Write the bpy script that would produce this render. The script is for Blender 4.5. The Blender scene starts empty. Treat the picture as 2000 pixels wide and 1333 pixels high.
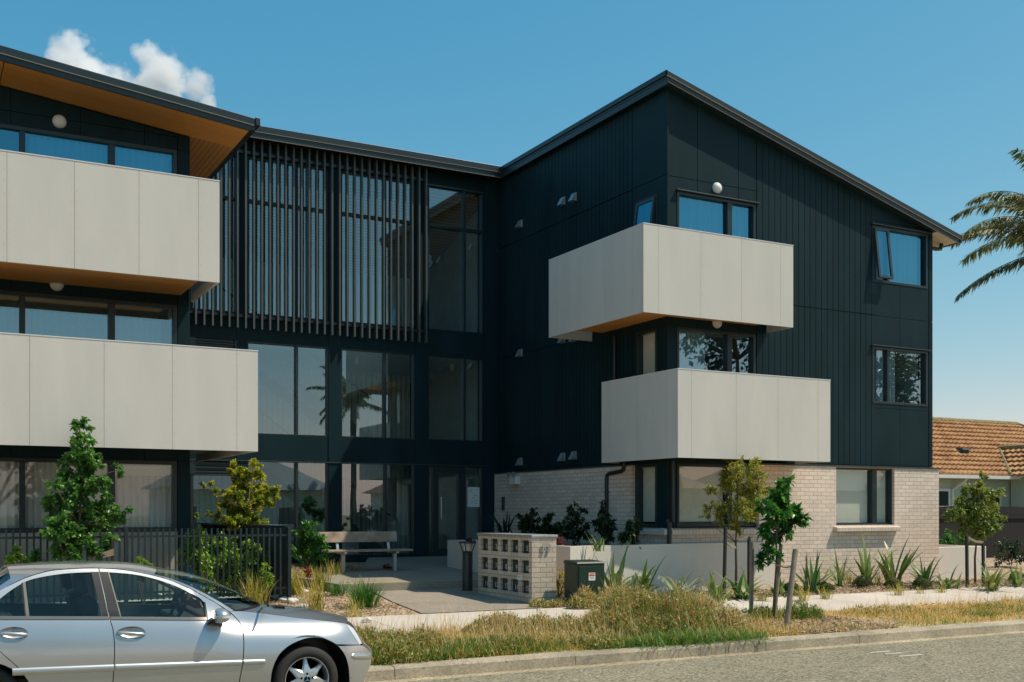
import bpy, bmesh, math, random
import numpy as np
from mathutils import Vector, Matrix, geometry
R = math.radians
random.seed(7); RNG = np.random.default_rng(11)
SC = bpy.context.scene; COL = SC.collection
# ---------------------------------------------------------------- camera solve (metres; X along the street, Y away from it)
F, CX, YH, H = 2160., 1000., 1000., 1.9
YAW = math.atan(1170/2160); SN, CS = math.sin(YAW), math.cos(YAW)
def ray(x, y):
    rt = (x-CX)/F
    return (CS*rt+SN, -SN*rt+CS, (YH-y)/F)
def atY(x, y, Y):
    d = ray(x, y); k = Y/d[1]; return Vector((d[0]*k, Y, H+d[2]*k))
def atX(x, y, X):
    d = ray(x, y); k = X/d[0]; return Vector((X, d[1]*k, H+d[2]*k))
def atZ(x, y, Z):
    d = ray(x, y); k = (Z-H)/d[2]; return Vector((d[0]*k, d[1]*k, Z))
def gz(x, y):
    """height of the ground on the building's side of the kerb"""
    P = ((11.65, .145), (11.85, .15), (13.9, .22), (15.85, .30), (17.6, .355), (19.4, .40), (24.9, .70), (40, .8))
    if y <= P[0][0]: return P[0][1] if y > 11.64 else 0.
    for (a, b), (c, d) in zip(P, P[1:]):
        if y <= c: return b+(d-b)*(y-a)/(c-a)
    return .8
# ---------------------------------------------------------------- materials
def nodes(name):
    m = bpy.data.materials.new(name); m.use_nodes = True
    nt = m.node_tree; nt.nodes.clear()
    out = nt.nodes.new('ShaderNodeOutputMaterial')
    def N(t, **k):
        n = nt.nodes.new(t)
        for a, b in k.items():
            if a in n.inputs: n.inputs[a].default_value = b
            else: setattr(n, a, b)
        return n
    return m, N, nt.links.new, out
def rgba(c): return (c[0], c[1], c[2], 1)
def M(name, col, rough=.6, metal=0., var=.12, scale=3., bump=0., bscale=60., spec=.5, coat=0., fine=0., fscale=220., col2=None, zs=1.):
    m, N, L, out = nodes(name)
    p = N('ShaderNodeBsdfPrincipled', Roughness=rough, Metallic=metal)
    p.inputs['Specular IOR Level'].default_value = spec
    if coat: p.inputs['Coat Weight'].default_value = coat; p.inputs['Coat Roughness'].default_value = .03
    tc = N('ShaderNodeTexCoord')
    n = N('ShaderNodeTexNoise', Scale=scale, Detail=6., Roughness=.6); mpg = N('ShaderNodeMapping'); mpg.inputs['Scale'].default_value = (1, 1, zs); L(tc.outputs['Object'], mpg.inputs['Vector']); L(mpg.outputs[0], n.inputs['Vector'])
    r = N('ShaderNodeValToRGB'); e = r.color_ramp.elements
    e[0].position = .3; e[1].position = .72
    c2 = col2 or tuple(c*(1+var) for c in col)
    e[0].color = rgba([c*(1-var) for c in col]); e[1].color = rgba(c2)
    L(n.outputs['Fac'], r.inputs['Fac']); last = r.outputs['Color']
    if fine:
        n3 = N('ShaderNodeTexNoise', Scale=fscale, Detail=3.); L(tc.outputs['Object'], n3.inputs['Vector'])
        mp = N('ShaderNodeMapRange'); L(n3.outputs['Fac'], mp.inputs['Value'])
        mp.inputs['From Min'].default_value = .3; mp.inputs['From Max'].default_value = .7
        mp.inputs['To Min'].default_value = 1-fine; mp.inputs['To Max'].default_value = 1+fine
        mx = N('ShaderNodeVectorMath', operation='SCALE'); L(last, mx.inputs[0]); L(mp.outputs[0], mx.inputs['Scale'])
        last = mx.outputs[0]
    L(last, p.inputs['Base Color'])
    if bump:
        n2 = N('ShaderNodeTexNoise', Scale=bscale, Detail=5.); L(tc.outputs['Object'], n2.inputs['Vector'])
        b = N('ShaderNodeBump', Strength=bump, Distance=.01); L(n2.outputs['Fac'], b.inputs['Height']); L(b.outputs[0], p.inputs['Normal'])
    L(p.outputs[0], out.inputs[0]); return m
def brick_mat(name, c1, c2, mortar, bw=.24, bh=.086, ms=.0055, off=.5):
    m, N, L, out = nodes(name)
    p = N('ShaderNodeBsdfPrincipled', Roughness=.75)
    g = N('ShaderNodeNewGeometry'); s = N('ShaderNodeSeparateXYZ'); L(g.outputs['Position'], s.inputs[0])
    a = N('ShaderNodeMath', operation='ADD'); L(s.outputs['X'], a.inputs[0]); L(s.outputs['Y'], a.inputs[1])
    c = N('ShaderNodeCombineXYZ'); L(a.outputs[0], c.inputs[0]); L(s.outputs['Z'], c.inputs[1])
    b = N('ShaderNodeTexBrick', offset=off); b.inputs['Scale'].default_value = 1.
    b.inputs['Brick Width'].default_value = bw; b.inputs['Row Height'].default_value = bh
    b.inputs['Mortar Size'].default_value = ms; b.inputs['Mortar Smooth'].default_value = .25; b.inputs['Bias'].default_value = 0.
    b.inputs['Color1'].default_value = rgba(c1); b.inputs['Color2'].default_value = rgba(c2); b.inputs['Mortar'].default_value = rgba(mortar)
    L(c.outputs[0], b.inputs['Vector'])
    n = N('ShaderNodeTexNoise', Scale=38., Detail=5.); L(g.outputs['Position'], n.inputs['Vector'])
    n2 = N('ShaderNodeTexNoise', Scale=1.1, Detail=4.); L(g.outputs['Position'], n2.inputs['Vector'])
    ad = N('ShaderNodeMath', operation='ADD'); L(n.outputs['Fac'], ad.inputs[0]); L(n2.outputs['Fac'], ad.inputs[1])
    mp = N('ShaderNodeMapRange'); L(ad.outputs[0], mp.inputs['Value'])
    mp.inputs['From Min'].default_value = .6; mp.inputs['From Max'].default_value = 1.4
    mp.inputs['To Min'].default_value = .84; mp.inputs['To Max'].default_value = 1.14
    mx = N('ShaderNodeVectorMath', operation='SCALE'); L(b.outputs['Color'], mx.inputs[0]); L(mp.outputs[0], mx.inputs['Scale'])
    L(mx.outputs[0], p.inputs['Base Color'])
    h = N('ShaderNodeMath', operation='MULTIPLY_ADD'); L(b.outputs['Fac'], h.inputs[0]); h.inputs[1].default_value = -1.; L(n.outputs['Fac'], h.inputs[2])
    bm = N('ShaderNodeBump', Strength=.55, Distance=.008); L(h.outputs[0], bm.inputs['Height']); L(bm.outputs[0], p.inputs['Normal'])
    L(p.outputs[0], out.inputs[0]); return m
def glass_mat(name, tint=(.8, .86, .86), base=.05, gain=1.7, refl=(.96, 1, 1)):
    """flat pane: clear with a mirror reflection that grows at glancing angles"""
    m, N, L, out = nodes(name)
    fr = N('ShaderNodeLayerWeight', Blend=.5)
    pw = N('ShaderNodeMath', operation='POWER'); L(fr.outputs['Facing'], pw.inputs[0]); pw.inputs[1].default_value = 4.
    ma = N('ShaderNodeMath', operation='MULTIPLY_ADD', use_clamp=True); L(pw.outputs[0], ma.inputs[0]); ma.inputs[1].default_value = gain*.5; ma.inputs[2].default_value = base
    t = N('ShaderNodeBsdfTransparent', Color=rgba(tint)); g = N('ShaderNodeBsdfGlossy', Roughness=.0, Color=rgba(refl))
    tc = N('ShaderNodeTexCoord'); nz = N('ShaderNodeTexNoise', Scale=.9, Detail=1.); L(tc.outputs['Object'], nz.inputs['Vector'])
    bp = N('ShaderNodeBump', Strength=.05, Distance=.02); L(nz.outputs['Fac'], bp.inputs['Height']); L(bp.outputs[0], g.inputs['Normal'])
    x = N('ShaderNodeMixShader'); L(ma.outputs[0], x.inputs[0]); L(t.outputs[0], x.inputs[1]); L(g.outputs[0], x.inputs[2])
    L(x.outputs[0], out.inputs[0]); return m
def leaf_mat(name, cols, rough=.45, trans=.3, spec=.4):
    """colour of each leaf comes from its own 'tint' value"""
    m, N, L, out = nodes(name)
    a = N('ShaderNodeAttribute', attribute_name='tint')
    r = N('ShaderNodeValToRGB'); e = r.color_ramp.elements
    while len(e) < len(cols): e.new(.5)
    for i, c in enumerate(cols): e[i].position = i/(len(cols)-1); e[i].color = rgba(c)
    L(a.outputs['Fac'], r.inputs['Fac'])
    p = N('ShaderNodeBsdfPrincipled', Roughness=rough); p.inputs['Specular IOR Level'].default_value = spec
    L(r.outputs['Color'], p.inputs['Base Color'])
    t = N('ShaderNodeBsdfTranslucent'); L(r.outputs['Color'], t.inputs['Color'])
    x = N('ShaderNodeMixShader'); x.inputs[0].default_value = trans
    L(p.outputs[0], x.inputs[1]); L(t.outputs[0], x.inputs[2]); L(x.outputs[0], out.inputs[0]); return m
def fabric_mat(name, col, clear=.25):
    """sheer cloth"""
    m, N, L, out = nodes(name)
    d = N('ShaderNodeBsdfDiffuse', Color=rgba(col)); t = N('ShaderNodeBsdfTranslucent', Color=rgba(col)); c = N('ShaderNodeBsdfTransparent')
    x = N('ShaderNodeMixShader'); x.inputs[0].default_value = .35; L(d.outputs[0], x.inputs[1]); L(t.outputs[0], x.inputs[2])
    y = N('ShaderNodeMixShader'); y.inputs[0].default_value = clear; L(x.outputs[0], y.inputs[1]); L(c.outputs[0], y.inputs[2])
    L(y.outputs[0], out.inputs[0]); return m
def paving_mat(name, col, joint=0., rough=.85, speck=.0, var=.1, stain=.25, bump=.3):
    """concrete in world metres: broad stains, grain, optional aggregate specks"""
    m, N, L, out = nodes(name)
    p = N('ShaderNodeBsdfPrincipled', Roughness=rough); p.inputs['Specular IOR Level'].default_value = .25
    g = N('ShaderNodeNewGeometry')
    n = N('ShaderNodeTexNoise', Scale=.9, Detail=8., Roughness=.65); L(g.outputs['Position'], n.inputs['Vector'])
    r = N('ShaderNodeValToRGB'); e = r.color_ramp.elements; e[0].position = .32; e[1].position = .68
    e[0].color = rgba([c*(1-stain) for c in col]); e[1].color = rgba([c*(1+var) for c in col]); L(n.outputs['Fac'], r.inputs['Fac'])
    f = N('ShaderNodeTexNoise', Scale=90., Detail=4., Roughness=.7); L(g.outputs['Position'], f.inputs['Vector'])
    mp = N('ShaderNodeMapRange'); L(f.outputs['Fac'], mp.inputs['Value']); mp.inputs['From Min'].default_value = .3; mp.inputs['From Max'].default_value = .7
    mp.inputs['To Min'].default_value = 1-.12-speck; mp.inputs['To Max'].default_value = 1.12+speck
    mx = N('ShaderNodeVectorMath', operation='SCALE'); L(r.outputs['Color'], mx.inputs[0]); L(mp.outputs[0], mx.inputs['Scale']); last = mx.outputs[0]
    if speck:
        v = N('ShaderNodeTexVoronoi', Scale=42.); L(g.outputs['Position'], v.inputs['Vector'])
        rr = N('ShaderNodeMapRange'); s = N('ShaderNodeSeparateColor'); L(v.outputs['Color'], s.inputs[0]); L(s.outputs[0], rr.inputs['Value'])
        rr.inputs['To Min'].default_value = 1-speck*1.6; rr.inputs['To Max'].default_value = 1+speck*1.6
        m2 = N('ShaderNodeVectorMath', operation='SCALE'); L(last, m2.inputs[0]); L(rr.outputs[0], m2.inputs['Scale']); last = m2.outputs[0]
        v3 = N('ShaderNodeTexVoronoi', Scale=17.); L(g.outputs['Position'], v3.inputs['Vector']); s3 = N('ShaderNodeSeparateColor'); L(v3.outputs['Color'], s3.inputs[0])
        lt_ = N('ShaderNodeMath', operation='LESS_THAN'); L(s3.outputs[1], lt_.inputs[0]); lt_.inputs[1].default_value = .05; l2 = N('ShaderNodeMath', operation='LESS_THAN'); L(v3.outputs['Distance'], l2.inputs[0]); l2.inputs[1].default_value = .32
        an = N('ShaderNodeMath', operation='MULTIPLY'); L(lt_.outputs[0], an.inputs[0]); L(l2.outputs[0], an.inputs[1])
        dk = N('ShaderNodeMath', operation='MULTIPLY_ADD'); L(an.outputs[0], dk.inputs[0]); dk.inputs[1].default_value = -.75*min(1, speck*4); dk.inputs[2].default_value = 1.
        m4 = N('ShaderNodeVectorMath', operation='SCALE'); L(last, m4.inputs[0]); L(dk.outputs[0], m4.inputs['Scale']); last = m4.outputs[0]
    L(last, p.inputs['Base Color'])
    b = N('ShaderNodeBump', Strength=bump, Distance=.01); L(f.outputs['Fac'], b.inputs['Height']); L(b.outputs[0], p.inputs['Normal'])
    L(p.outputs[0], out.inputs[0]); return m
def mulch_mat(name, cols):
    m, N, L, out = nodes(name)
    p = N('ShaderNodeBsdfPrincipled', Roughness=.9); g = N('ShaderNodeNewGeometry')
    w = N('ShaderNodeTexNoise', Scale=6., Detail=3.); L(g.outputs['Position'], w.inputs['Vector'])
    ad = N('ShaderNodeVectorMath', operation='MULTIPLY_ADD'); L(w.outputs['Color'], ad.inputs[0]); ad.inputs[1].default_value = (.25, .25, .25); L(g.outputs['Position'], ad.inputs[2])
    v = N('ShaderNodeTexVoronoi', Scale=24.); L(ad.outputs[0], v.inputs['Vector'])
    s = N('ShaderNodeSeparateColor'); L(v.outputs['Color'], s.inputs[0])
    r = N('ShaderNodeValToRGB'); e = r.color_ramp.elements
    while len(e) < len(cols): e.new(.5)
    for i, c in enumerate(cols): e[i].position = i/(len(cols)-1); e[i].color = rgba(c)
    L(s.outputs[0], r.inputs['Fac']); L(r.outputs['Color'], p.inputs['Base Color'])
    b = N('ShaderNodeBump', Strength=1., Distance=.03); L(v.outputs['Distance'], b.inputs['Height']); L(b.outputs[0], p.inputs['Normal'])
    L(p.outputs[0], out.inputs[0]); return m
def board_mat(name, c1, c2, axis='X', width=.09, rough=.5, gap=.06, fine=True):
    """stained timber lining boards laid along one direction, with dark joints"""
    m, N, L, out = nodes(name)
    p = N('ShaderNodeBsdfPrincipled', Roughness=rough); g = N('ShaderNodeNewGeometry'); s = N('ShaderNodeSeparateXYZ'); L(g.outputs['Position'], s.inputs[0])
    across = {'X': 'Y', 'Y': 'X', 'Z': 'Z'}[axis]
    d = N('ShaderNodeMath', operation='DIVIDE'); L(s.outputs[across], d.inputs[0]); d.inputs[1].default_value = width
    fl = N('ShaderNodeMath', operation='FLOOR'); L(d.outputs[0], fl.inputs[0]); fr = N('ShaderNodeMath', operation='FRACT'); L(d.outputs[0], fr.inputs[0])
    wn = N('ShaderNodeTexWhiteNoise', noise_dimensions='1D'); L(fl.outputs[0], wn.inputs['W'])
    mp = N('ShaderNodeMapping'); L(g.outputs['Position'], mp.inputs['Vector'])
    mp.inputs['Scale'].default_value = {'X': (1.5, 40, 40), 'Y': (40, 1.5, 40), 'Z': (1.5, 1.5, 40)}[axis]
    n = N('ShaderNodeTexNoise', Scale=1., Detail=5.); L(mp.outputs[0], n.inputs['Vector'])
    ad = N('ShaderNodeMath', operation='ADD'); L(wn.outputs['Value'], ad.inputs[0]); L(n.outputs['Fac'], ad.inputs[1])
    hv = N('ShaderNodeMath', operation='MULTIPLY'); L(ad.outputs[0], hv.inputs[0]); hv.inputs[1].default_value = .5
    r = N('ShaderNodeValToRGB'); e = r.color_ramp.elements; e[0].color = rgba(c1); e[1].color = rgba(c2); L(hv.outputs[0], r.inputs['Fac'])
    gt = N('ShaderNodeMath', operation='GREATER_THAN'); L(fr.outputs[0], gt.inputs[0]); gt.inputs[1].default_value = gap
    mx = N('ShaderNodeVectorMath', operation='SCALE'); L(r.outputs['Color'], mx.inputs[0])
    k = N('ShaderNodeMapRange'); L(gt.outputs[0], k.inputs['Value']); k.inputs['To Min'].default_value = .25; L(k.outputs[0], mx.inputs['Scale'])
    L(mx.outputs[0], p.inputs['Base Color']); bm = N('ShaderNodeBump', Strength=.4, Distance=.006); L(gt.outputs[0], bm.inputs['Height']); L(bm.outputs[0], p.inputs['Normal'])
    L(p.outputs[0], out.inputs[0]); return m
# ---------------------------------------------------------------- mesh building
class MB:
    def __init__(s, T=None): s.v = []; s.f = []; s.m = []; s.T = T; s.mi = 0
    def add(s, vs, fs, mi=None):
        o = len(s.v); T = s.T
        s.v += [tuple(T(*p)) if T else tuple(p) for p in vs]
        s.f += [tuple(i+o for i in f) for f in fs]; s.m += [s.mi if mi is None else mi]*len(fs)
    def box(s, a, b, c, d, e, f, mi=None):
        s.add([(a,c,e),(b,c,e),(b,d,e),(a,d,e),(a,c,f),(b,c,f),(b,d,f),(a,d,f)],
              [(0,3,2,1),(4,5,6,7),(0,1,5,4),(1,2,6,5),(2,3,7,6),(3,0,4,7)], mi)
    def hexa(s, lo, hi, mi=None):                                    # two loops of 4 points
        s.add(list(lo)+list(hi), [(0,3,2,1),(4,5,6,7),(0,1,5,4),(1,2,6,5),(2,3,7,6),(3,0,4,7)], mi)
    def quad(s, a, b, c, d, mi=None): s.add([a,b,c,d], [(0,1,2,3)], mi)
    def prism(s, lo, hi, mi=None):                                   # two equal loops of n points
        n = len(lo); s.add(list(lo)+list(hi), [tuple(range(n-1,-1,-1)), tuple(range(n,2*n))]+[(i,(i+1)%n,n+(i+1)%n,n+i) for i in range(n)], mi)
    def tube(s, path, rad, seg=8, mi=None, cap=True):
        path = [Vector(p) for p in path]; n = len(path)
        if not hasattr(rad, '__len__'): rad = [rad]*n
        vs, fs = [], []; up = None
        for i, p in enumerate(path):
            t = (path[min(i+1,n-1)]-path[max(i-1,0)]).normalized()
            if up is None: up = t.orthogonal().normalized()
            else:
                up = (up - t*up.dot(t)); up = up.normalized() if up.length > 1e-6 else t.orthogonal().normalized()
            b = t.cross(up)
            for k in range(seg):
                a = 2*math.pi*k/seg; vs.append(p+(up*math.cos(a)+b*math.sin(a))*rad[i])
        for i in range(n-1):
            for k in range(seg):
                k2 = (k+1)%seg; fs.append((i*seg+k, i*seg+k2, (i+1)*seg+k2, (i+1)*seg+k))
        if cap: fs += [tuple(range(seg-1,-1,-1)), tuple(range((n-1)*seg, n*seg))]
        s.add(vs, fs, mi)
    def lathe(s, prof, c, axis='Z', seg=24, mi=None, cap=True):                # prof: (radius, height along axis)
        vs, fs = [], []
        for r, h in prof:
            for k in range(seg):
                a = 2*math.pi*k/seg; x, y = r*math.cos(a), r*math.sin(a)
                vs.append({'Z': (c[0]+x, c[1]+y, c[2]+h), 'Y': (c[0]+x, c[1]+h, c[2]+y), 'X': (c[0]+h, c[1]+x, c[2]+y)}[axis])
        for i in range(len(prof)-1):
            for k in range(seg):
                k2 = (k+1)%seg; fs.append((i*seg+k, i*seg+k2, (i+1)*seg+k2, (i+1)*seg+k))
        if cap and prof[0][0] > 1e-5: fs.append(tuple(range(seg)))
        if cap and prof[-1][0] > 1e-5: fs.append(tuple(range((len(prof)-1)*seg, len(prof)*seg)))
        s.add(vs, fs, mi)
    def build(s, name, mats, parent=None, smooth=False, fix=True, bevel=0, loc=None):
        me = bpy.data.meshes.new(name); me.from_pydata(s.v, [], s.f)
        for m in (mats if isinstance(mats, (list, tuple)) else [mats]): me.materials.append(m)
        if any(s.m): me.polygons.foreach_set('material_index', s.m)
        if fix:
            b = bmesh.new(); b.from_mesh(me); bmesh.ops.recalc_face_normals(b, faces=b.faces); b.to_mesh(me); b.free()
        return finish(me, name, parent, smooth, bevel, loc)
def wloc(o):
    p = Vector((0,0,0))
    while o is not None: p = p+o.location; o = o.parent
    return p
def finish(me, name, parent=None, smooth=False, bevel=0, loc=None):
    o = bpy.data.objects.new(name, me); COL.objects.link(o)
    off = wloc(parent) if parent else Vector((0,0,0))
    if loc is not None: o.location = Vector(loc)-off; off = Vector(loc)
    if off.length: me.transform(Matrix.Translation(-off))
    if parent: o.parent = parent
    if smooth: me.polygons.foreach_set('use_smooth', [True]*len(me.polygons))
    if smooth == 'auto':
        me.set_sharp_from_angle(angle=R(38))
    if bevel:
        b = o.modifiers.new('bevel', 'BEVEL'); b.width = bevel; b.segments = 2; b.limit_method = 'ANGLE'; b.angle_limit = R(40)
    me.update(); return o
def thing(name, label, cat, loc=(0,0,0), group=None):
    o = bpy.data.objects.new(name, None); COL.objects.link(o); o.location = loc; o.empty_display_size = .3
    return tag(o, label, cat, group)
def tag(o, label, cat, group=None, kind=None):
    o['label'] = label; o['category'] = cat
    if group: o['group'] = group
    if kind: o['kind'] = kind
    return o
def struct(o, label=None, cat=None, kind='structure'):
    o['kind'] = kind
    if label: o['label'] = label
    if cat: o['category'] = cat
    return o
def fast_mesh(name, V, Fq, mat, tint=None, smooth=False):
    """numpy mesh; Fq is (n,3) or (n,4); tint one value per vertex"""
    V = np.asarray(V, dtype=np.float32); Fq = np.asarray(Fq, dtype=np.int32); n, k = Fq.shape
    me = bpy.data.meshes.new(name); me.vertices.add(len(V)); me.vertices.foreach_set('co', V.ravel())
    me.loops.add(n*k); me.loops.foreach_set('vertex_index', Fq.ravel())
    me.polygons.add(n); me.polygons.foreach_set('loop_start', np.arange(0, n*k, k, dtype=np.int32))
    me.update(calc_edges=True)
    if smooth: me.polygons.foreach_set('use_smooth', np.ones(n, dtype=bool))
    if tint is not None:
        a = me.attributes.new('tint', 'FLOAT', 'POINT'); a.data.foreach_set('value', np.asarray(tint, dtype=np.float32))
    if mat: me.materials.append(mat)
    return me
def unit(a): return a/np.maximum(np.linalg.norm(a, axis=-1, keepdims=True), 1e-9)
def leaf_arrays(P, D, N, Ln, Wd, tint, fold=.18):
    """pointed leaves folded along the midrib: 6 points, 4 triangles each"""
    P, D = np.asarray(P), unit(np.asarray(D)); S = unit(np.cross(D, N)); N = unit(np.cross(S, D)); n = len(P)
    Ln = np.broadcast_to(Ln, n)[:, None]; Wd = np.broadcast_to(Wd, n)[:, None]
    mid = P+D*Ln*.45; tip = P+D*Ln-N*Ln*.12
    V = np.stack([P, mid-S*Wd*.5+N*Wd*fold, mid+S*Wd*.5+N*Wd*fold, mid, tip], 1).reshape(-1, 3)
    b = (np.arange(n)*5)[:, None]
    Fq = np.concatenate([b+[0,3,1], b+[0,2,3], b+[1,3,4], b+[3,2,4]], 0)
    return V, Fq, np.repeat(tint, 5)
def ribbon_arrays(P, az, lean, bend, Ln, Wd, tint, k=4, tipw=.12, basew=.6):
    """strap leaves and grass blades: curved ribbons of k segments leaning towards az"""
    P = np.asarray(P, dtype=float); n = len(P); az, lean, bend, Ln, Wd = [np.broadcast_to(np.asarray(a, dtype=float), n) for a in (az, lean, bend, Ln, Wd)]
    pts = [P]; cur = P.copy(); ca, sa = np.cos(az), np.sin(az)
    for i in range(k):
        th = lean+bend*((i+.5)/k)**1.5; st = Ln/k
        cur = cur+np.stack([np.sin(th)*ca*st, np.sin(th)*sa*st, np.cos(th)*st], 1); pts.append(cur)
    side = np.stack([-sa, ca, np.zeros(n)], 1); rows = []
    for i, p in enumerate(pts):
        u = i/k; w = Wd*(basew+(1-basew)*min(1, u*3))*(1 if u < .45 else 1-(1-tipw)*((u-.45)/.55)**1.4)
        rows += [p-side*w[:, None]*.5, p+side*w[:, None]*.5]
    V = np.stack(rows, 1).reshape(-1, 3); m = 2*(k+1); b = (np.arange(n)*m)[:, None]
    Fq = np.concatenate([b+[2*i, 2*i+1, 2*i+3, 2*i+2] for i in range(k)], 0)
    return V, Fq, np.repeat(tint, m)
def rdir(n, rng=RNG):
    a = rng.normal(size=(n, 3)); return unit(a)
# ---------------------------------------------------------------- sky, sun, camera
w = bpy.data.worlds.new('World'); SC.world = w; w.use_nodes = True; nt = w.node_tree; nt.nodes.clear()
wo = nt.nodes.new('ShaderNodeOutputWorld'); bg = nt.nodes.new('ShaderNodeBackground'); sk = nt.nodes.new('ShaderNodeTexSky')
sk.sky_type = 'NISHITA'; sk.sun_disc = False; SUN = Vector((.54, -.305, 1)).normalized()
sk.sun_elevation = math.asin(SUN.z); sk.sun_rotation = math.atan2(SUN.x, SUN.y); sk.altitude = 0; sk.air_density = 1.0; sk.dust_density = .6; sk.ozone_density = 2.2
sp = nt.nodes.new('ShaderNodeSeparateColor'); cb = nt.nodes.new('ShaderNodeCombineColor'); nt.links.new(sk.outputs[0], sp.inputs[0])
for i_, (mul, piv, ex) in enumerate(((.49, 2., 1.62), (.80, 3.5, .76), (.745, 5., .46))):   # clear summer sky: deeper blue overhead, paler low down
    d1 = nt.nodes.new('ShaderNodeMath'); d1.operation = 'DIVIDE'; nt.links.new(sp.outputs[i_], d1.inputs[0]); d1.inputs[1].default_value = piv
    p1 = nt.nodes.new('ShaderNodeMath'); p1.operation = 'POWER'; nt.links.new(d1.outputs[0], p1.inputs[0]); p1.inputs[1].default_value = ex
    m1 = nt.nodes.new('ShaderNodeMath'); m1.operation = 'MULTIPLY'; nt.links.new(p1.outputs[0], m1.inputs[0]); m1.inputs[1].default_value = mul*piv; nt.links.new(m1.outputs[0], cb.inputs[i_])
nt.links.new(cb.outputs[0], bg.inputs[0]); bg.inputs[1].default_value = .115; nt.links.new(bg.outputs[0], wo.inputs[0])
sd = bpy.data.lights.new('sun', 'SUN'); sd.energy = 3.2; sd.angle = R(.5); sd.color = (1, .90, .74)
so = bpy.data.objects.new('sun', sd); COL.objects.link(so); so.rotation_euler = SUN.to_track_quat('Z', 'Y').to_euler(); so.location = (30, -20, 50)
cd = bpy.data.cameras.new('camera'); cam = bpy.data.objects.new('camera', cd); COL.objects.link(cam); SC.camera = cam
cam.location = (0, 0, H); cam.rotation_euler = (R(90), 0, -YAW); cd.sensor_width = 36; cd.lens = 36*F/2000; cd.shift_y = (YH-666.5)/2000; cd.clip_end = 5000; cd.clip_start = .1
SC.view_settings.view_transform = 'Standard'; SC.view_settings.look = 'None'; SC.view_settings.exposure = .52; SC.view_settings.gamma = 1.
SC.render.engine = 'CYCLES'; cy = SC.cycles
cy.max_bounces = 10; cy.diffuse_bounces = 4; cy.glossy_bounces = 5; cy.transparent_max_bounces = 24; cy.transmission_bounces = 6; cy.volume_bounces = 6; cy.caustics_reflective = False; cy.caustics_refractive = False; cy.sample_clamp_indirect = 6
# ---------------------------------------------------------------- materials
m_panel = M('white_fibre_cement', (.645, .61, .55), .55, var=.05, scale=2.2, zs=.22, bump=.05, bscale=180, fine=.03)
m_dark = M('charcoal_cladding', (.008, .027, .033), .5, var=.22, scale=1.6, zs=.3, bump=.06, bscale=90, fine=.08, spec=.14)
m_trim = M('charcoal_metal', (.014, .028, .032), .35, var=.1, scale=2, spec=.5)
m_trimgrey = M('grey_green_metal', (.05, .068, .07), .32, .3, var=.08, scale=2)  # lighter grey-green version of the charcoal trim
m_louvre = M('dark_louvre_metal', (.078, .088, .083), .45, var=.1, scale=3)
m_black = M('black_rubber', (.008, .008, .009), .6, var=.1)
m_brick = brick_mat('cream_brick', (.84, .70, .58), (.72, .59, .49), (.40, .32, .26))
m_sillbrick = brick_mat('cream_brick_sill', (.70, .60, .51), (.62, .52, .44), (.40, .33, .27), bw=.086, bh=.24)
m_render = M('pale_render', (.68, .63, .56), .8, var=.06, scale=1.2, bump=.12, bscale=140)
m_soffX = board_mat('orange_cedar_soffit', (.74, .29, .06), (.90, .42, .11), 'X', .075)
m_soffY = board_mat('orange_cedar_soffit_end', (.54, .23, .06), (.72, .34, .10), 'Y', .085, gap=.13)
m_soffw = M('cream_soffit', (.62, .55, .42), .7, var=.05)
m_glass = glass_mat('window_glass', (.66, .84, .92), base=.30, gain=1.5, refl=(.66, .90, 1.))  # some of the sky's reflected blue is put into the tint
m_glassu = glass_mat('sky_tint_glass', (.34, .66, .88), base=.30, gain=1.5, refl=(.26, .76, 1.))  # blue of the reflected sky put into tint and mirror colour
m_glassg = glass_mat('plain_glass', (.95, .98, .97), base=.11, gain=1.3, refl=(.85, .97, 1.))
m_glass2 = glass_mat('tinted_glass', (.86, .96, .96), base=.25, gain=1.5, refl=(.72, .94, 1.))
m_curt = fabric_mat('white_sheer', (.93, .93, .91), .05)
m_blind = M('roller_blind_cloth', (.72, .70, .60), .9, var=.05, scale=2)
m_room = M('room_plaster', (.62, .58, .48), .9, var=.05)
m_roomd = M('dim_plaster', (.62, .65, .62), .9, var=.1)
m_roomc = board_mat('timber_ceiling', (.42, .25, .11), (.58, .36, .17), 'X', .13, gap=.16)
m_white = M('white_plastic', (.8, .79, .75), .4, var=.02)
m_galv = M('galvanised_steel', (.48, .50, .50), .42, .7, var=.18, scale=14)
m_steel = M('brushed_steel', (.62, .63, .62), .28, .9, var=.05)
m_conc = paving_mat('footpath_concrete', (.58, .52, .45), stain=.16, var=.06, speck=.03)
m_drive = paving_mat('driveway_concrete', (.31, .27, .215), stain=.22, speck=.10)
m_plat = paving_mat('platform_concrete', (.30, .265, .215), stain=.2, speck=.05)
m_kerb = paving_mat('kerb_concrete', (.42, .36, .26), stain=.42, var=.12, speck=.10, bump=.5)
m_asph = paving_mat('chip_seal', (.25, .225, .155), stain=.14, var=.08, speck=.34, bump=.8)
m_gutter = paving_mat('dusty_gutter', (.40, .33, .22), stain=.35, var=.2, speck=.25)
m_mulch = mulch_mat('bark_mulch', [(.13, .08, .045), (.38, .26, .155), (.55, .40, .26), (.70, .56, .40)])
m_soil = M('dry_soil', (.50, .38, .21), .95, var=.3, scale=4, bump=.8, bscale=40)
m_lawn = M('rough_ground', (.22, .19, .09), .95, var=.35, scale=.6, bump=.6, bscale=20)
m_bark = M('tree_bark', (.10, .075, .05), .85, var=.3, scale=12, bump=.7, bscale=60)
m_stake = M('weathered_stake', (.27, .215, .15), .85, var=.25, scale=9, bump=.5, bscale=70)
m_stakeb = M('black_stake', (.018, .018, .017), .7, var=.2)
m_tie = M('hessian_tie', (.30, .25, .17), .9, var=.15)
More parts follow.
